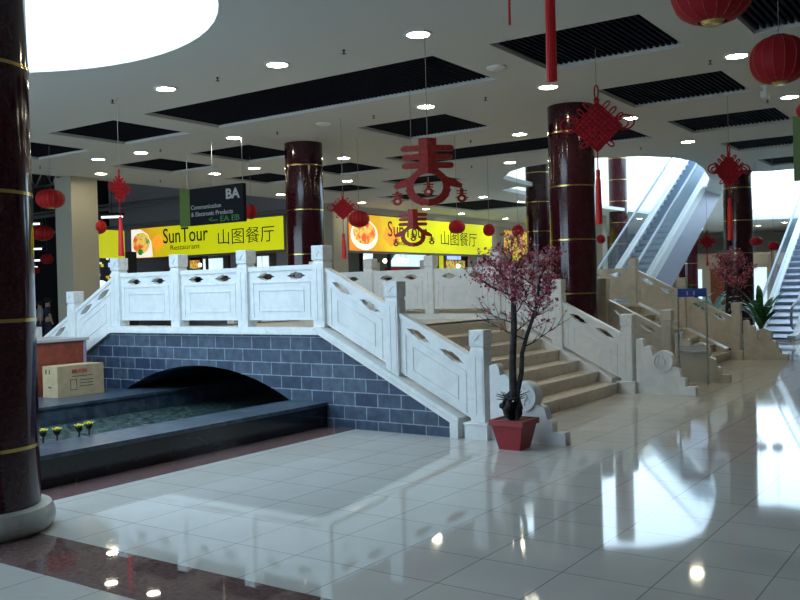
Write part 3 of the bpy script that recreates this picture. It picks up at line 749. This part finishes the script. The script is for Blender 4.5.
# ---------------------------------------------------------------- people
def person(loc, h, ang, shirt, trousers, label):
    t = thing('person', loc, label, 'person')
    k = h/1.7
    def skin(name, V, E, R, m, parent):
        me = bpy.data.meshes.new(name); me.from_pydata([Vector(v)*k for v in V], E, []); me.materials.append(m)
        o = bpy.data.objects.new(name, me); COL.objects.link(o); o.parent = parent
        md = o.modifiers.new('skin', 'SKIN'); md.use_smooth_shade = True
        for i, r in enumerate(R):
            d = me.skin_vertices[0].data[i]; d.radius = (r[0]*k, r[1]*k) if isinstance(r, tuple) else (r*k, r*k)
            d.use_root = (i == 0)
        s2 = o.modifiers.new('sub', 'SUBSURF'); s2.levels = 1; s2.render_levels = 1
        return o
    V = [(0, 0, .95), (0, 0, 1.12), (0, 0, 1.32), (0, 0, 1.44), (0, .0, 1.52), (0, 0, 1.60), (0, 0, 1.68)]
    R = [(.14, .1), (.13, .1), (.15, .1), (.06, .06), (.075, .085), (.08, .09), (.05, .055)]
    E = [(0, 1), (1, 2), (2, 3), (3, 4), (4, 5), (5, 6)]
    for s in (-1, 1):
        n = len(V); V += [(s*.19, 0, 1.36), (s*.24, .02, 1.10), (s*.25, .08, .88), (s*.25, .1, .80)]; R += [.055, .043, .033, .038]
        E += [(2, n), (n, n+1), (n+1, n+2), (n+2, n+3)]
        n = len(V); V += [(s*.09, 0, .88), (s*.1, .02*s, .5), (s*.1, -.04*s, .09), (s*.1, .1-.04*s, .03)]; R += [.085, .058, .042, .04]
        E += [(0, n), (n, n+1), (n+1, n+2), (n+2, n+3)]
    skin('body', V, E, R, m_skin, t)
    V = [(0, 0, .95), (0, 0, 1.12), (0, 0, 1.32), (0, 0, 1.40)]; R = [(.155, .115), (.145, .115), (.165, .115), (.08, .08)]; E = [(0, 1), (1, 2), (2, 3)]
    for s in (-1, 1):
        n = len(V); V += [(s*.19, 0, 1.36), (s*.235, .02, 1.14)]; R += [.07, .06]; E += [(2, n), (n, n+1)]
    skin('shirt', V, E, R, shirt, t)
    V = [(0, 0, .98)]; R = [(.15, .11)]; E = []
    for s in (-1, 1):
        n = len(V); V += [(s*.09, 0, .86), (s*.1, .02*s, .5), (s*.1, -.04*s, .10)]; R += [.1, .073, .062]; E += [(0, n), (n, n+1), (n+1, n+2)]
    skin('trousers', V, E, R, trousers, t)
    MB().ball((0, -.015*k, 1.61*k), .095*k, .105*k, .11*k, 14).build('hair', m_hair, t, True, local=True)
    f = MB().ball((0, .12*k, 1.585*k), .014*k, seg=6)
    f.build('nose', m_skin, t, local=True)
    t.rotation_euler = (0, 0, ang)
    return t
c = at(39.5, 300, 1, 17.8); person((c.x, c.y, 0), 1.5, 2.9, m_shirt_pale, m_navy, 'person in a pale shirt standing far away right beside the left column')
c = at(47.5, 300, 1, 16.8); person((c.x, c.y, 0), 1.6, -.4, m_navy, m_navy, 'person in dark clothes standing right of the person in the pale shirt')

# ---------------------------------------------------------------- hanging ornaments
def lantern(c, rx, rz, label, grp, ztop, tassel=False, m=None, rod=.008):
    if ztop in (H, 6.6): ztop = H if c[0] > -18.8 else 6.6
    t = thing('paper_lantern', c, label, 'lantern', grp)
    n = 20; seg = 32; b = MB()
    rings = []
    prof = [(max(.28, math.sin(PI*(.08+.84*i/n))**.75), -math.cos(PI*(.08+.84*i/n))) for i in range(n+1)]
    for r, z in prof:
        rings.append([b.b.verts.new((c[0]+rx*r*(1-.02*(k % 2))*math.cos(2*PI*k/seg), c[1]+rx*r*(1-.02*(k % 2))*math.sin(2*PI*k/seg), c[2]+rz*z)) for k in range(seg)])
    for p_, q_ in zip(rings, rings[1:]):
        for k in range(seg):
            l = (k+1) % seg; b.b.faces.new((p_[k], p_[l], q_[l], q_[k]))
    b.build('shade', m or m_red, t)
    if rx > .17:
        rb_ = MB()
        for k in range(16):
            a = 2*PI*k/16; rb_.tube([(c[0]+rx*1.003*r*math.cos(a), c[1]+rx*1.003*r*math.sin(a), c[2]+rz*z) for r, z in prof[::2]], rx*.008, 4)
        rb_.build('ribs', mat('rib_gold', (.5, .12, .03), .4), t)
    MB().lathe([(0, rz*.93), (rx*.32, rz*.93), (rx*.3, rz*1.03), (0, rz*1.03)], c, 16).build('top_cap', m_rubber, t)
    MB().lathe([(0, -rz*.93), (rx*.32, -rz*.93), (rx*.22, -rz*1.06), (0, -rz*1.08)], c, 16).build('bottom_cap', m_gold, t)
    MB().tube([(c[0], c[1], c[2]+rz), (c[0], c[1], ztop)], min(rod, .004), 5).build('cord', m_thread, t)
    if tassel: MB().lathe([(0, -rz*1.05), (rx*.06, -rz*1.1), (rx*.09, -rz*1.6), (0, -rz*1.6)], c, 8).build('tassel', m_red_bright, t)
    return t
G = 'big red lanterns at the upper right'
def rot_to_cam(c):
    d = Vector((0, 0, EYE))-Vector(c); return math.atan2(d.y, d.x)
big = lambda px_, py_, D, rpx, rpy, lab, g, **k: lantern(depth(px_, py_, D), rpx*D/FPX, rpy*D/FPX, lab, g, k.pop('ztop', H), **k)
big(712, -8, 6.0, 40, 31, 'largest red silk lantern cut off by the top edge', G, m=m_red_silk)
big(779, 60, 8.6, 28, 23.5, 'red silk lantern at the right edge below the largest lantern', G, m=m_red_silk)
big(806, 110, 10.5, 9.5, 8, 'small red lantern just at the right edge above the green sign', G, m=m_red_silk)
G = 'red lanterns in the dark hall at left'
for px_, py_, D, r1, r2, lab, zt in ((50.5, 199, 17, 14, 9.5, 'red lantern hanging before the cream pillar', H), (42.5, 233, 24, 11, 7.5, 'red lantern left of the cream pillar, upper middle', 6.6), (47, 259, 31, 6, 5, 'red lantern left of the cream pillar, lower', 6.6), (35, 270.5, 34, 4.5, 3.5, 'tiny red lantern lowest beside the left column', 6.6),
        (97.5, 227, 22, 9, 7, 'red lantern right of the cream pillar beside the hanging knot', 6.6), (93, 251, 30, 4.5, 4.5, 'small red lantern right of the cream pillar above the goods', 6.6), (251, 212, 19, 6, 7, 'red lantern half hidden behind the black direction sign', 6.6),
        (359, 219, 17, 10.5, 8, 'red lantern in front of the soup bowl of the right sign', H), (457, 227, 17, 8.5, 6.5, 'red lantern in front of the Chinese letters of the right sign', H),
        (489, 230, 20, 6, 6, 'red lantern left of the blossoms below the far ceiling', H), (518, 231, 20, 6, 6.5, 'red lantern just left of the maroon column behind blossoms', H),
        (601, 239, 24, 4.5, 4.5, 'small red lantern right of the thick central column', H), (756.5, 241.5, 22, 6.5, 4.5, 'left one of two red lanterns by the right escalator', H), (773.5, 246, 21, 5.5, 4.5, 'right one of two red lanterns by the right escalator', H)):
    g = G if px_ < 260 else 'small red lanterns across the mall'
    big(px_, py_, D, r1, r2, lab, g, ztop=zt, rod=.006)

def knot(c, R_, label, ang, ztop, tass, m=None, loops=True, grp='red Chinese knots hanging from the ceiling', dens=6, hang=None):
    """woven diamond knot; drawn in its own plane (u across, v up), turned by ang"""
    m = m or m_red_silk
    t = thing('chinese_knot', c, label, 'ornament', grp)
    ca, sa = math.cos(ang), math.sin(ang)
    P_ = lambda u, v, w: (c[0]+u*ca-w*sa, c[1]+u*sa+w*ca, c[2]+v)
    b = MB(); r = R_/(dens*2.9)
    for i in range(dens+1):
        s = -1+2*i/dens
        a = []; d = []
        for k in range(2*dens+1):
            q = -1+2*k/(2*dens); off = r*.8*(1 if (k+i*2) % 4 < 2 else -1)
            a.append(P_((s+q)/2*R_, (s-q)/2*R_, off)); d.append(P_((q-s)/2*R_, (q+s)/2*R_, -off))
        b.tube(a, r, 6).tube(d, r, 6)
    b.prism([[(0, R_*.96), (R_*.96, 0), (0, -R_*.96), (-R_*.96, 0)]], P_, -r*.4, r*.4)
    b.build('woven_body', m, t, True)
    if loops:
        l = MB()
        def loop(u, v, du, dv, wd):
            pts = []
            L_ = math.hypot(du, dv); nx, ny = -dv/L_, du/L_
            for k in range(14):
                a = 2*PI*k/14; pts.append(P_(u+du*(.5-.5*math.cos(a))+nx*wd*math.sin(a), v+dv*(.5-.5*math.cos(a))+ny*wd*math.sin(a), 0))
            l.tube(pts, r*.8, 6, closed=True)
        for s in (-1, 1):
            for q in (.25, .5, .75): loop(s*R_*q, R_*(1-q), s*R_*.26, R_*.26, R_*.08)
            loop(s*R_*.4, -R_*.6, s*R_*.25, -R_*.2, R_*.09)
            loop(s*R_*.70, R_*.12, s*R_*.78, R_*.02, R_*.30); loop(s*R_*.72, R_*.08, s*R_*.52, R_*.0, R_*.18)
        loop(0, R_*1.15, 0, R_*.55, R_*.08)
        l.build('loops', m, t, True)
    b = MB(); b.ball(P_(0, R_*1.08, 0), R_*.13, seg=10).build('bead', m, t, True)
    top = R_*1.7
    if ztop > c[2]+top: MB().tube([P_(0, top, 0), (c[0], c[1], ztop)], .004, 5).build('cord', m_thread, t)
    z0, z1, wd = tass
    f = MB().tube([P_(0, -R_*.95, 0), P_(0, z0, 0)], r*.6, 6); f.build('tassel_cord', m, t)
    f = MB(); f.lathe([(0, 0), (wd*.55, -.01), (wd*.6, -.08), (wd*.5, -.1), (wd*.7, -.14), (wd, z1-z0), (0, z1-z0)], P_(0, z0, 0), 14)
    f.build('tassel', m_red_bright, t, True)
    return t
def px2m(D): return D/FPX
CAMA = math.radians(90)-(-_y) - math.radians(90)   # plane parallel to the picture
# large knot before the central column
D = 11.0; c = depth(597, 127, D); s = px2m(D)
knot(c, 24.5*s, 'large red knot ornament in front of the thick central column', _y*.6, H, (-42*s, -97*s, 3.6*s), dens=8)
D = 14.0; c = depth(729, 171, D); s = px2m(D)
knot(c, 15.5*s, 'dark red knot with long tassel in front of the right column', _y+.2, H, (-27*s, -69*s, 3*s))
D = 15.0; c = depth(343, 209, D); s = px2m(D)
knot(c, 10.5*s, 'red knot with long tassel right of the second column', _y, H, (-24*s, -50*s, 2.6*s))
D = 13.0; c = depth(119.5, 190, D); s = px2m(D)
knot(c, 12.5*s, 'red knot seen nearly edge on above the left bridge post', _y+1.28, H, (-26*s, -66*s, 3*s))
D = 22.0; c = depth(707, 242, D); s = px2m(D)
knot(c, 6.5*s, 'small dark red knot below the escalator at right', _y, H, (-10*s, -24*s, 1.2*s), dens=4)
# tassels of two ornaments whose bodies hang above the picture
def long_tassel(px_, py_end, D, wpx, label, hang_z, m):
    c = depth(px_, py_end, D)
    t = thing('hanging_tassel', c, label, 'tassel')
    w_ = wpx*px2m(D)
    f = MB()
    n = 14
    for k in range(n):
        a = 2*PI*k/n
        f.tube([(c.x+w_*.42*math.cos(a), c.y+w_*.42*math.sin(a), hang_z), (c.x+w_*.46*math.cos(a), c.y+w_*.46*math.sin(a), c.z)], w_*.11, 5)
    f.build('strands', m, t)
    MB().tube([(c.x, c.y, hang_z), (c.x, c.y, H)], .01, 6).ball((c.x, c.y, hang_z), w_*.7, seg=10).build('cord', m, t)
long_tassel(552, 81, 7.0, 9.5, 'long bright red tassel hanging down from the top edge', 3.95, m_red_bright)
long_tassel(509.8, 25, 8.0, 2.2, 'thin short red tassel tip left of the long red tassel', 4.13, m_red_bright)

def chun(c, s, label, ang, ztop, small=True):
    """cut-out 'spring' character folded along its middle; s = metres per unit, drawn about 70 units high"""
    t = thing('spring_ornament', c, label, 'ornament', 'red spring character cut-outs')
    ca, sa = math.cos(ang), math.sin(ang)
    fold = .22
    P_ = lambda u, v, w: (c[0]+u*s*ca-(w+fold*abs(u)*s)*sa, c[1]+u*s*sa+(w+fold*abs(u)*s)*ca, c[2]+v*s*.83)
    th = .012
    b = MB()
    def rb(x0, x1, y0, y1, r):
        p = [(x0, y0)]+[(x1-r+r*math.cos(a), y0+r+r*math.sin(a)) for a in (-PI/2, -PI/4, 0)]+[(x1-r+r*math.cos(a), y1-r+r*math.sin(a)) for a in (0, PI/4, PI/2)]+[(x0, y1)]
        return p
    Rr = lambda a: 19.5+1.2*abs(math.sin(a*9))
    for sg in (-1, 1):
        S = lambda q: [(sg*a, b_) for a, b_ in q]
        b.prism([S(rb(0, 24, 19, 25.5, 3))], P_, -th, th)
        b.prism([S(rb(0, 23, 10, 16, 3))], P_, -th, th)
        b.prism([S(rb(0, 23.5, .5, 7, 3))], P_, -th, th)
        b.prism([S([(0, 33), (8, 33), (8, 8), (9, 0), (16, -8), (25, -12), (31, -17), (29, -21), (20, -19), (14, -9), (6, -3), (0, -2)])], P_, -th*.9, th*.9)
        n = 20
        out = [(Rr(PI/2-PI*k/n)*math.sin(PI*k/n), -20+Rr(PI/2-PI*k/n)*math.cos(PI*k/n)) for k in range(n+1)]
        inn = [(13.2*math.sin(PI*k/n), -19+13.8*math.cos(PI*k/n)) for k in range(n+1)]
        b.prism([S(out+list(reversed(inn)))], P_, -th*.8, th*.8)
    b.build('character', m_red_paper, t)
    MB().tube([P_(0, 33, 0), (c[0], c[1], ztop)], .004, 5).build('cord', m_thread, t)
    if small:
        for (u, v) in ((-28, -30), (30, -28), (0, -21)):
            q = MB(); k = .2
            for sg in (-1, 1):
                S = lambda z: [(u+sg*a*k, v+b_*k) for a, b_ in z]
                q.prism([S(rb(0, 24, 17, 24, 3))], P_, -th*.5, th*.5).prism([S(rb(0, 23, 3, 9, 3))], P_, -th*.5, th*.5)
                q.prism([S([(0, 33), (8, 33), (8, 8), (9, 0), (16, -8), (31, -17), (29, -21), (14, -9), (0, -2)])], P_, -th*.4, th*.4)
                q.prism([S([(22*math.sin(PI*j/8), -20+22*math.cos(PI*j/8)) for j in range(9)]+[(9*math.sin(PI*j/8), -20+9*math.cos(PI*j/8)) for j in range(8, -1, -1)])], P_, -th*.35, th*.35)
            q.tube([P_(u, v+6.5, 0), P_(u, v+12, 0)], .006, 5)
            q.build('small_character', m_red_paper, t)
    return t
D = 10.0; c = depth(428, 168.5, D); chun(c, px2m(D)*1.12, 'large red cut-out spring character with folded middle', _y, H)
D = 13.0; c = depth(413, 226, D); chun(c, px2m(D)*.62, 'smaller red cut-out spring character below the large one', _y, H)

# ---------------------------------------------------------------- direction signs
t = thing('direction_sign', (-12.4, 12, 2.93), 'black hanging direction sign with green end panel and BA lettering', 'sign')
MB().box(-13.2, 11.96, 2.93, -11.76, 12.04, 3.64).build('board', m_sign_black, t)
MB().box(-13.5, 11.97, 2.93, -13.2, 12.03, 3.64).build('end_panel', m_sign_green, t, label='olive green end panel')
for txt, sz, x, z, wd, m, nm, bd in (('BA', .26, -12.2, 3.38, .36, m_txt_white, 'large_lettering', .008), ('Communication', .12, -13.16, 3.235, .82, m_txt_white, 'lettering', .001), ('& Electronic Products', .12, -13.16, 3.10, 1.13, m_txt_white, 'lettering', .001), ('\u2190-- EA EB', .15, -12.68, 2.965, .82, m_txt_green, 'green_lettering', .002)):
    txt = txt.replace('\u2190', '<')
    me, _ = text_mesh(txt, sz, .002, wd, bd)
    MB().add(me, Matrix.Translation((x, 11.955, z)) @ FACE_S).build(nm, m, t)
for x in (-13.3, -12.6, -11.8): MB().tube([(x, 12, 3.64), (x, 12, H)], .008, 5).build('hanging_rod', m_chrome, t)
t = thing('direction_sign', (-1.5, 12, 2.8), 'green edged black hanging sign cut off by the right edge', 'sign')
MB().box(-2.14, 11.97, 2.82, -.8, 12.03, 3.62).build('board', m_sign_black, t)
MB().box(-2.26, 11.96, 2.82, -2.14, 12.04, 3.62).build('end_panel', m_sign_green, t, label='green end panel')
for x in (-1.9, -.9): MB().tube([(x, 12, 3.62), (x, 12, H)], .008, 5).build('hanging_rod', m_chrome, t)

# notice stand between the bridges
t = thing('notice_stand', (-4.1, 13.9, 0), 'clear notice stand with blue header between the two bridges', 'notice stand')
for x, y in ((-4.33, 13.85), (-3.93, 13.97)): MB().tube([(x, y, 0), (x, y, 1.5)], .014, 8).build('post', m_chrome, t)
dv = Vector((.4, .12, 0)).normalized()
def plate(z0, z1, th, a=0, b=.4176):
    n_ = Vector((-dv.y, dv.x, 0))*th; o_ = Vector((-4.33, 13.85, 0)); p0, p1 = o_+dv*a, o_+dv*b
    return MB().hexa([(q.x, q.y, z0) for q in (p0-n_, p1-n_, p1+n_, p0+n_)]+[(q.x, q.y, z1) for q in (p0-n_, p1-n_, p1+n_, p0+n_)])
plate(.02, .6, .01).build('lower_panel', m_acryl, t)
plate(1.36, 1.49, .02, 0, .4176).build('header', m_blue, t)
me, _ = text_mesh('i  i', .09, .002, .12, .003)
MB().add(me, Matrix.Translation((-4.2, 13.865, 1.39)) @ Matrix.Rotation(.29, 4, 'Z') @ FACE_S).build('lettering', m_txt_white, t)
plate(.5, .52, .06).build('shelf', m_chrome, t)

# ---------------------------------------------------------------- escalators
def escalator(x0, x1, y0, ztop, label):
    t = thing('escalator', ((x0+x1)/2, y0, 0), label, 'escalator', 'escalators rising to the upper floor')
    k = .57; y1 = y0+ztop/k
    dz = lambda y: .12+max(0, k*(y-y0))
    X = lambda u, v, w: (w, u, v)
    # side cladding / truss body
    pr = [(y0-1.1, 0), (y0-1.1, .03), (y0-.2, .03), (y1, ztop-.05), (y1+1.6, ztop-.05), (y1+1.6, ztop-1.2), (y1+.1, ztop-1.2), (y0+2.1, 0)]
    MB().prism([pr], X, x0+.06, x1-.06).build('truss_cladding', mat('cladding_steel', (.36, .37, .44), .4, .6), t)
    for xa, xb in ((x0, x0+.2), (x1-.2, x1)):
        sk = [(y0-.9, .02), (y0-.9, .12), (y0-.1, .16), (y1, ztop+.18), (y1+1.6, ztop+.18), (y1+1.6, ztop-.1), (y1+.1, ztop-.1), (y0+.1, .02)]
        MB().prism([sk], X, xa, xb).build('skirt_panel', mat('skirt_white', (.90, .94, .97), .3), t)
        xm = (xa+xb)/2
        gl = [(y0-.75, .12), (y0-.85, .5), (y0-.6, .85), (y0, .98), (y1, ztop+.95), (y1+1.6, ztop+.95), (y1+1.6, ztop+.15), (y1, ztop+.15), (y0-.1, .15)]
        MB().prism([gl], X, xm-.006, xm+.006).build('glass_panel', m_glass, t)
        hp = [(xm, y0-.7, .3), (xm, y0-.86, .4), (xm, y0-.9, .6), (xm, y0-.82, .8), (xm, y0-.6, .92), (xm, y0, 1.0), (xm, y1, ztop+1.0), (xm, y1+1.6, ztop+1.0)]
        MB().tube(hp, .035, 8).build('handrail', mat('pale_handrail', (.30, .36, .48), .35), t, True)
    n = int(ztop/.19)
    for i in range(n):
        z = .19*(i+1); ya = y0+.19*i/k
        s_ = MB().box(x0+.2, ya, z-.035, x1-.2, ya+.36, z)
        s_.box(x0+.2, ya+.02, z-.19, x1-.2, ya+.05, z-.035)
        s_.build('step', m_step_metal, t)
    MB().box(x0+.1, y0-1.2, 0, x1-.1, y0, .03).build('comb_plate', m_chrome, t)
    return t
escalator(-9.3, -8.1, 20.9, 5.9, 'bright escalator behind the second bridge rising into the ceiling opening')
escalator(-5.85, -4.7, 25.6, 5.9, 'blue grey escalator at the right edge behind the right column')

# ---------------------------------------------------------------- trees and plants
def plum_tree(loc, H_, spread, label, seed, pot=True, nb=520, bs=.016, lean=0):
    rnd = random.Random(seed)
    t = thing('blossom_tree', loc, label, 'tree')
    X0, Y0, Z0 = loc
    V3 = Vector
    br = MB()
    tips = []
    # knotted root mass
    for k in range(13):
        a = rnd.random()*2*PI; r = rnd.uniform(.05, .12)
        g = lambda q, f, z: V3((X0+q*math.cos(a+f), Y0+q*math.sin(a+f), Z0+z))
        pp = [g(.03, 0, -.01), g(r*.7, rnd.uniform(-.5, .5), rnd.uniform(.02, .06)), g(r, rnd.uniform(-.7, .7), rnd.uniform(.09, .15)), g(r*.75, rnd.uniform(-.9, .9), rnd.uniform(.17, .22)), g(.02, 0, .27)]
        br.tube(pp, [.02, rnd.uniform(.018, .03), rnd.uniform(.015, .034), rnd.uniform(.012, .022), .016], 7)
        br.ball(pp[2], rnd.uniform(.02, .035), seg=8)
        for _ in range(2): br.tube([pp[3], pp[3]+V3(((rnd.random()-.5)*.2, (rnd.random()-.5)*.2, .08*rnd.random()))], [.009, .003], 5)
    ex = V3((math.cos(_y), math.sin(_y), 0)); ey = V3((-math.sin(_y), math.cos(_y), 0))
    def trunk(pts, r0, r1):
        n = len(pts); P = [V3((X0, Y0, Z0))+ex*a*spread+ey*b*spread+V3((0, 0, c*H_)) for a, b, c in pts]
        br.tube(P, [r0+(r1-r0)*i/(n-1) for i in range(n)], 8); return P
    T1 = trunk([(0, 0, .10), (.0, .02, .30), (.02, .0, .50), (.02, -.02, .68), (.0, .0, .84)], .043, .022)
    T2 = trunk([(.02, 0, .10), (.08, .0, .25), (.09, .0, .36), (.15, .05, .46), (.23, .02, .60), (.28, .0, .78)], .028, .014)
    def grow(p, d, L_, r, lev):
        n = 4; pts = [p]; q = p.copy(); dd = d.copy()
        for i in range(n):
            dd = (dd+V3((rnd.uniform(-.22, .22), rnd.uniform(-.22, .22), rnd.uniform(-.06, .16)))).normalized(); q = q+dd*L_/n; pts.append(q.copy())
        br.tube(pts, [r*(1-.7*i/n) for i in range(n+1)], 5)
        for i, z in enumerate(pts[1:]): tips.append((z.copy(), lev))
        if lev < 2:
            for i in range(1, n+1):
                for _ in range(2):
                    e = (dd+V3((rnd.uniform(-1, 1), rnd.uniform(-1, 1), rnd.uniform(-.35, .7)))).normalized()
                    grow(pts[i], e, L_*rnd.uniform(.4, .62), r*.5, lev+1)
    for P, n in ((T1, 9), (T2, 8)):
        for k in range(n):
            f = .47+.53*k/(n-1); j = f*(len(P)-1); i = min(int(j), len(P)-2); p_ = P[i].lerp(P[i+1], j-i)
            a = k*2.4+rnd.random()
            d = (ex*math.cos(a)+ey*.7*math.sin(a)+V3((0, 0, .25+.5*(f-.4)))).normalized()
            grow(p_, d, H_*(.21 if f < .8 else .17)*rnd.uniform(.8, 1.15)*spread*1.0, .008, 0 if f > .55 else 1)
    br.build('branches', m_bark, t, True)
    cols = [m_bl1, m_bl2, m_bl3]
    zc = Z0+H_*.62
    cand = [p for p, l in tips if p.z > zc]
    low = [p for p, l in tips if p.z <= zc]
    for ci, m in enumerate(cols):
        f = MB()
        for k in range(int(nb*(.5, .33, .17)[ci])):
            p = rnd.choice(cand) if rnd.random() < .95 or not low else rnd.choice(low)
            q = p+V3((rnd.gauss(0, .035), rnd.gauss(0, .035), rnd.gauss(0, .03)))*spread
            n_ = V3((rnd.gauss(0, 1), rnd.gauss(0, 1), rnd.gauss(0, 1))).normalized()
            u = n_.orthogonal().normalized(); v = n_.cross(u)
            s_ = bs*rnd.uniform(.7, 1.25)
            cv = f.b.verts.new(q)
            rg = [f.b.verts.new(q+(u*math.cos(2*PI*i/10)+v*math.sin(2*PI*i/10))*s_*(1 if i % 2 == 0 else .45)+n_*s_*(.35 if i % 2 == 0 else .15)) for i in range(10)]
            for i in range(10): f.b.faces.new((cv, rg[i], rg[(i+1) % 10]))
        f.build('blossoms', m, t, kind='stuff')
    if pot:
        hb, ht, zt = .115, .165, Z0
        p = MB()
        p.hexa([(X0+a*hb, Y0+b*hb, .01) for a, b in ((-1, -1), (1, -1), (1, 1), (-1, 1))]+[(X0+a*ht, Y0+b*ht, zt-.05) for a, b in ((-1, -1), (1, -1), (1, 1), (-1, 1))])
        p.box(X0-hb, Y0-hb, 0, X0+hb, Y0+hb, .015)
        p.prism([[(X0-.185, Y0-.185), (X0+.185, Y0-.185), (X0+.185, Y0+.185), (X0-.185, Y0+.185)], [(X0-.155, Y0-.155), (X0+.155, Y0-.155), (X0+.155, Y0+.155), (X0-.155, Y0+.155)]], lambda u, v, w: (u, v, w), zt-.055, zt)
        p.build('pot', m_pot, t, label='square red glazed pot')
        MB().box(X0-.156, Y0-.156, zt-.05, X0+.156, Y0+.156, zt-.012).build('soil', m_soil, t)
    return t
m_bl1 = mat('blossom_pink', (.62, .15, .22), .7)
m_bl2 = mat('blossom_deep', (.40, .04, .09), .7)
m_bl3 = mat('blossom_pale', (.72, .48, .55), .7)
plum_tree((-4.085, 7.82, .295), 1.78, 1.05, 'pink plum blossom tree in a square red pot at the bridge foot', 7, nb=1900, bs=.02)
c = at(727, 330, 2, 0); c = at(727, 300, 1, 20.6)
plum_tree((c.x, c.y, .3), 2.0, 1.0, 'darker plum blossom tree in front of the right column behind the second bridge', 11, nb=1800, bs=.026)

def palm(loc, h, label, n, m, seed, wd=.06, pot_m=None):
    rnd = random.Random(seed)
    t = thing('potted_plant', loc, label, 'plant', 'potted plants behind the second bridge')
    X0, Y0, Z0 = loc
    MB().lathe([(0, 0), (.16, 0), (.2, .3), (.22, .32), (.18, .32), (.17, .28), (0, .28)], loc, 16).build('pot', pot_m or m_pot, t, True)
    f = MB(); st = MB()
    for k in range(n):
        a = k*2.399+rnd.random()*.4; L_ = h*rnd.uniform(.3, .5); z0 = .28+(h-.28)*.25*rnd.random(); up = rnd.uniform(.7, 1.4)
        pts = []
        for i in range(7):
            q = i/6; pts.append(Vector((X0+math.cos(a)*L_*q*.75, Y0+math.sin(a)*L_*q*.75, z0+L_*(up*q-.75*q*q)+.15*h*q)))
        st.tube([(X0, Y0, .25), pts[0]], .012, 5)
        sd = Vector((-math.sin(a), math.cos(a), 0))
        prev = None
        for i, p_ in enumerate(pts):
            wv = wd*math.sin(PI*min(1, (i+.6)/6.6))+.004
            cur = [f.b.verts.new(p_-sd*wv), f.b.verts.new(p_+Vector((0, 0, .01))), f.b.verts.new(p_+sd*wv)]
            if prev: f.b.faces.new((prev[0], prev[1], cur[1], cur[0])); f.b.faces.new((prev[1], prev[2], cur[2], cur[1]))
            prev = cur
    st.tube([(X0, Y0, .25), (X0, Y0, h*.45)], .02, 6)
    st.build('stems', m_leaf, t); f.build('leaves', m, t)
for px_, Y_, h, lab, n, m, wd in ((691, 20.6, 2.1, 'tall dark green plant below the bright escalator', 26, m_leaf, .09), (711, 23.2, 2.0, 'pale bluish green plant left of the right column', 22, m_leaf_pale, .07), (761, 22.8, 1.9, 'broad leaved green plant right of the right column', 24, m_leaf, .075)):
    c = at(px_, 300, 1, Y_); palm((c.x, c.y, 0), h, lab, n, m, int(px_), wd)
# far shop fronts seen below the ceiling openings
def shopfront(x0, x1, y, label, m, lit, z1=3.2):
    t = thing('shop_front', ((x0+x1)/2, y, 0), label, 'shop front', 'far shop fronts')
    MB().box(x0, y, 0, x1, y+.2, z1).build('facade', m, t)
    n = 3; w_ = (x1-x0)/n
    for k in range(n):
        MB().box(x0+k*w_+.25, y-.03, .15, x0+(k+1)*w_-.25, y, z1-.9).build('window', lit[k % len(lit)], t)
    MB().box(x0+.1, y-.05, z1-.75, x1-.1, y, z1-.15).build('name_panel', m_beige_wall, t)
shopfront(-17, -11.5, 54, 'far pale shop front seen under the escalator', m_beige_wall, [m_pane, m_wood])
shopfront(-11, -6, 52, 'far dark shop front with bright windows left of the right escalator', m_grey_wall, [m_wood, m_pane])
shopfront(-5.5, 2, 50, 'far shop front behind the right escalator', m_grey_wall, [m_pane, m_dark])
o = MB().box(-13.4, 26.5, 0, -11.2, 26.7, 1.9).build('glass_partition', glass_mat('blue_glass', (.6, .8, .95), .5)); tag(o, 'pale bluish glass partition behind the second bridge stairs', 'partition')
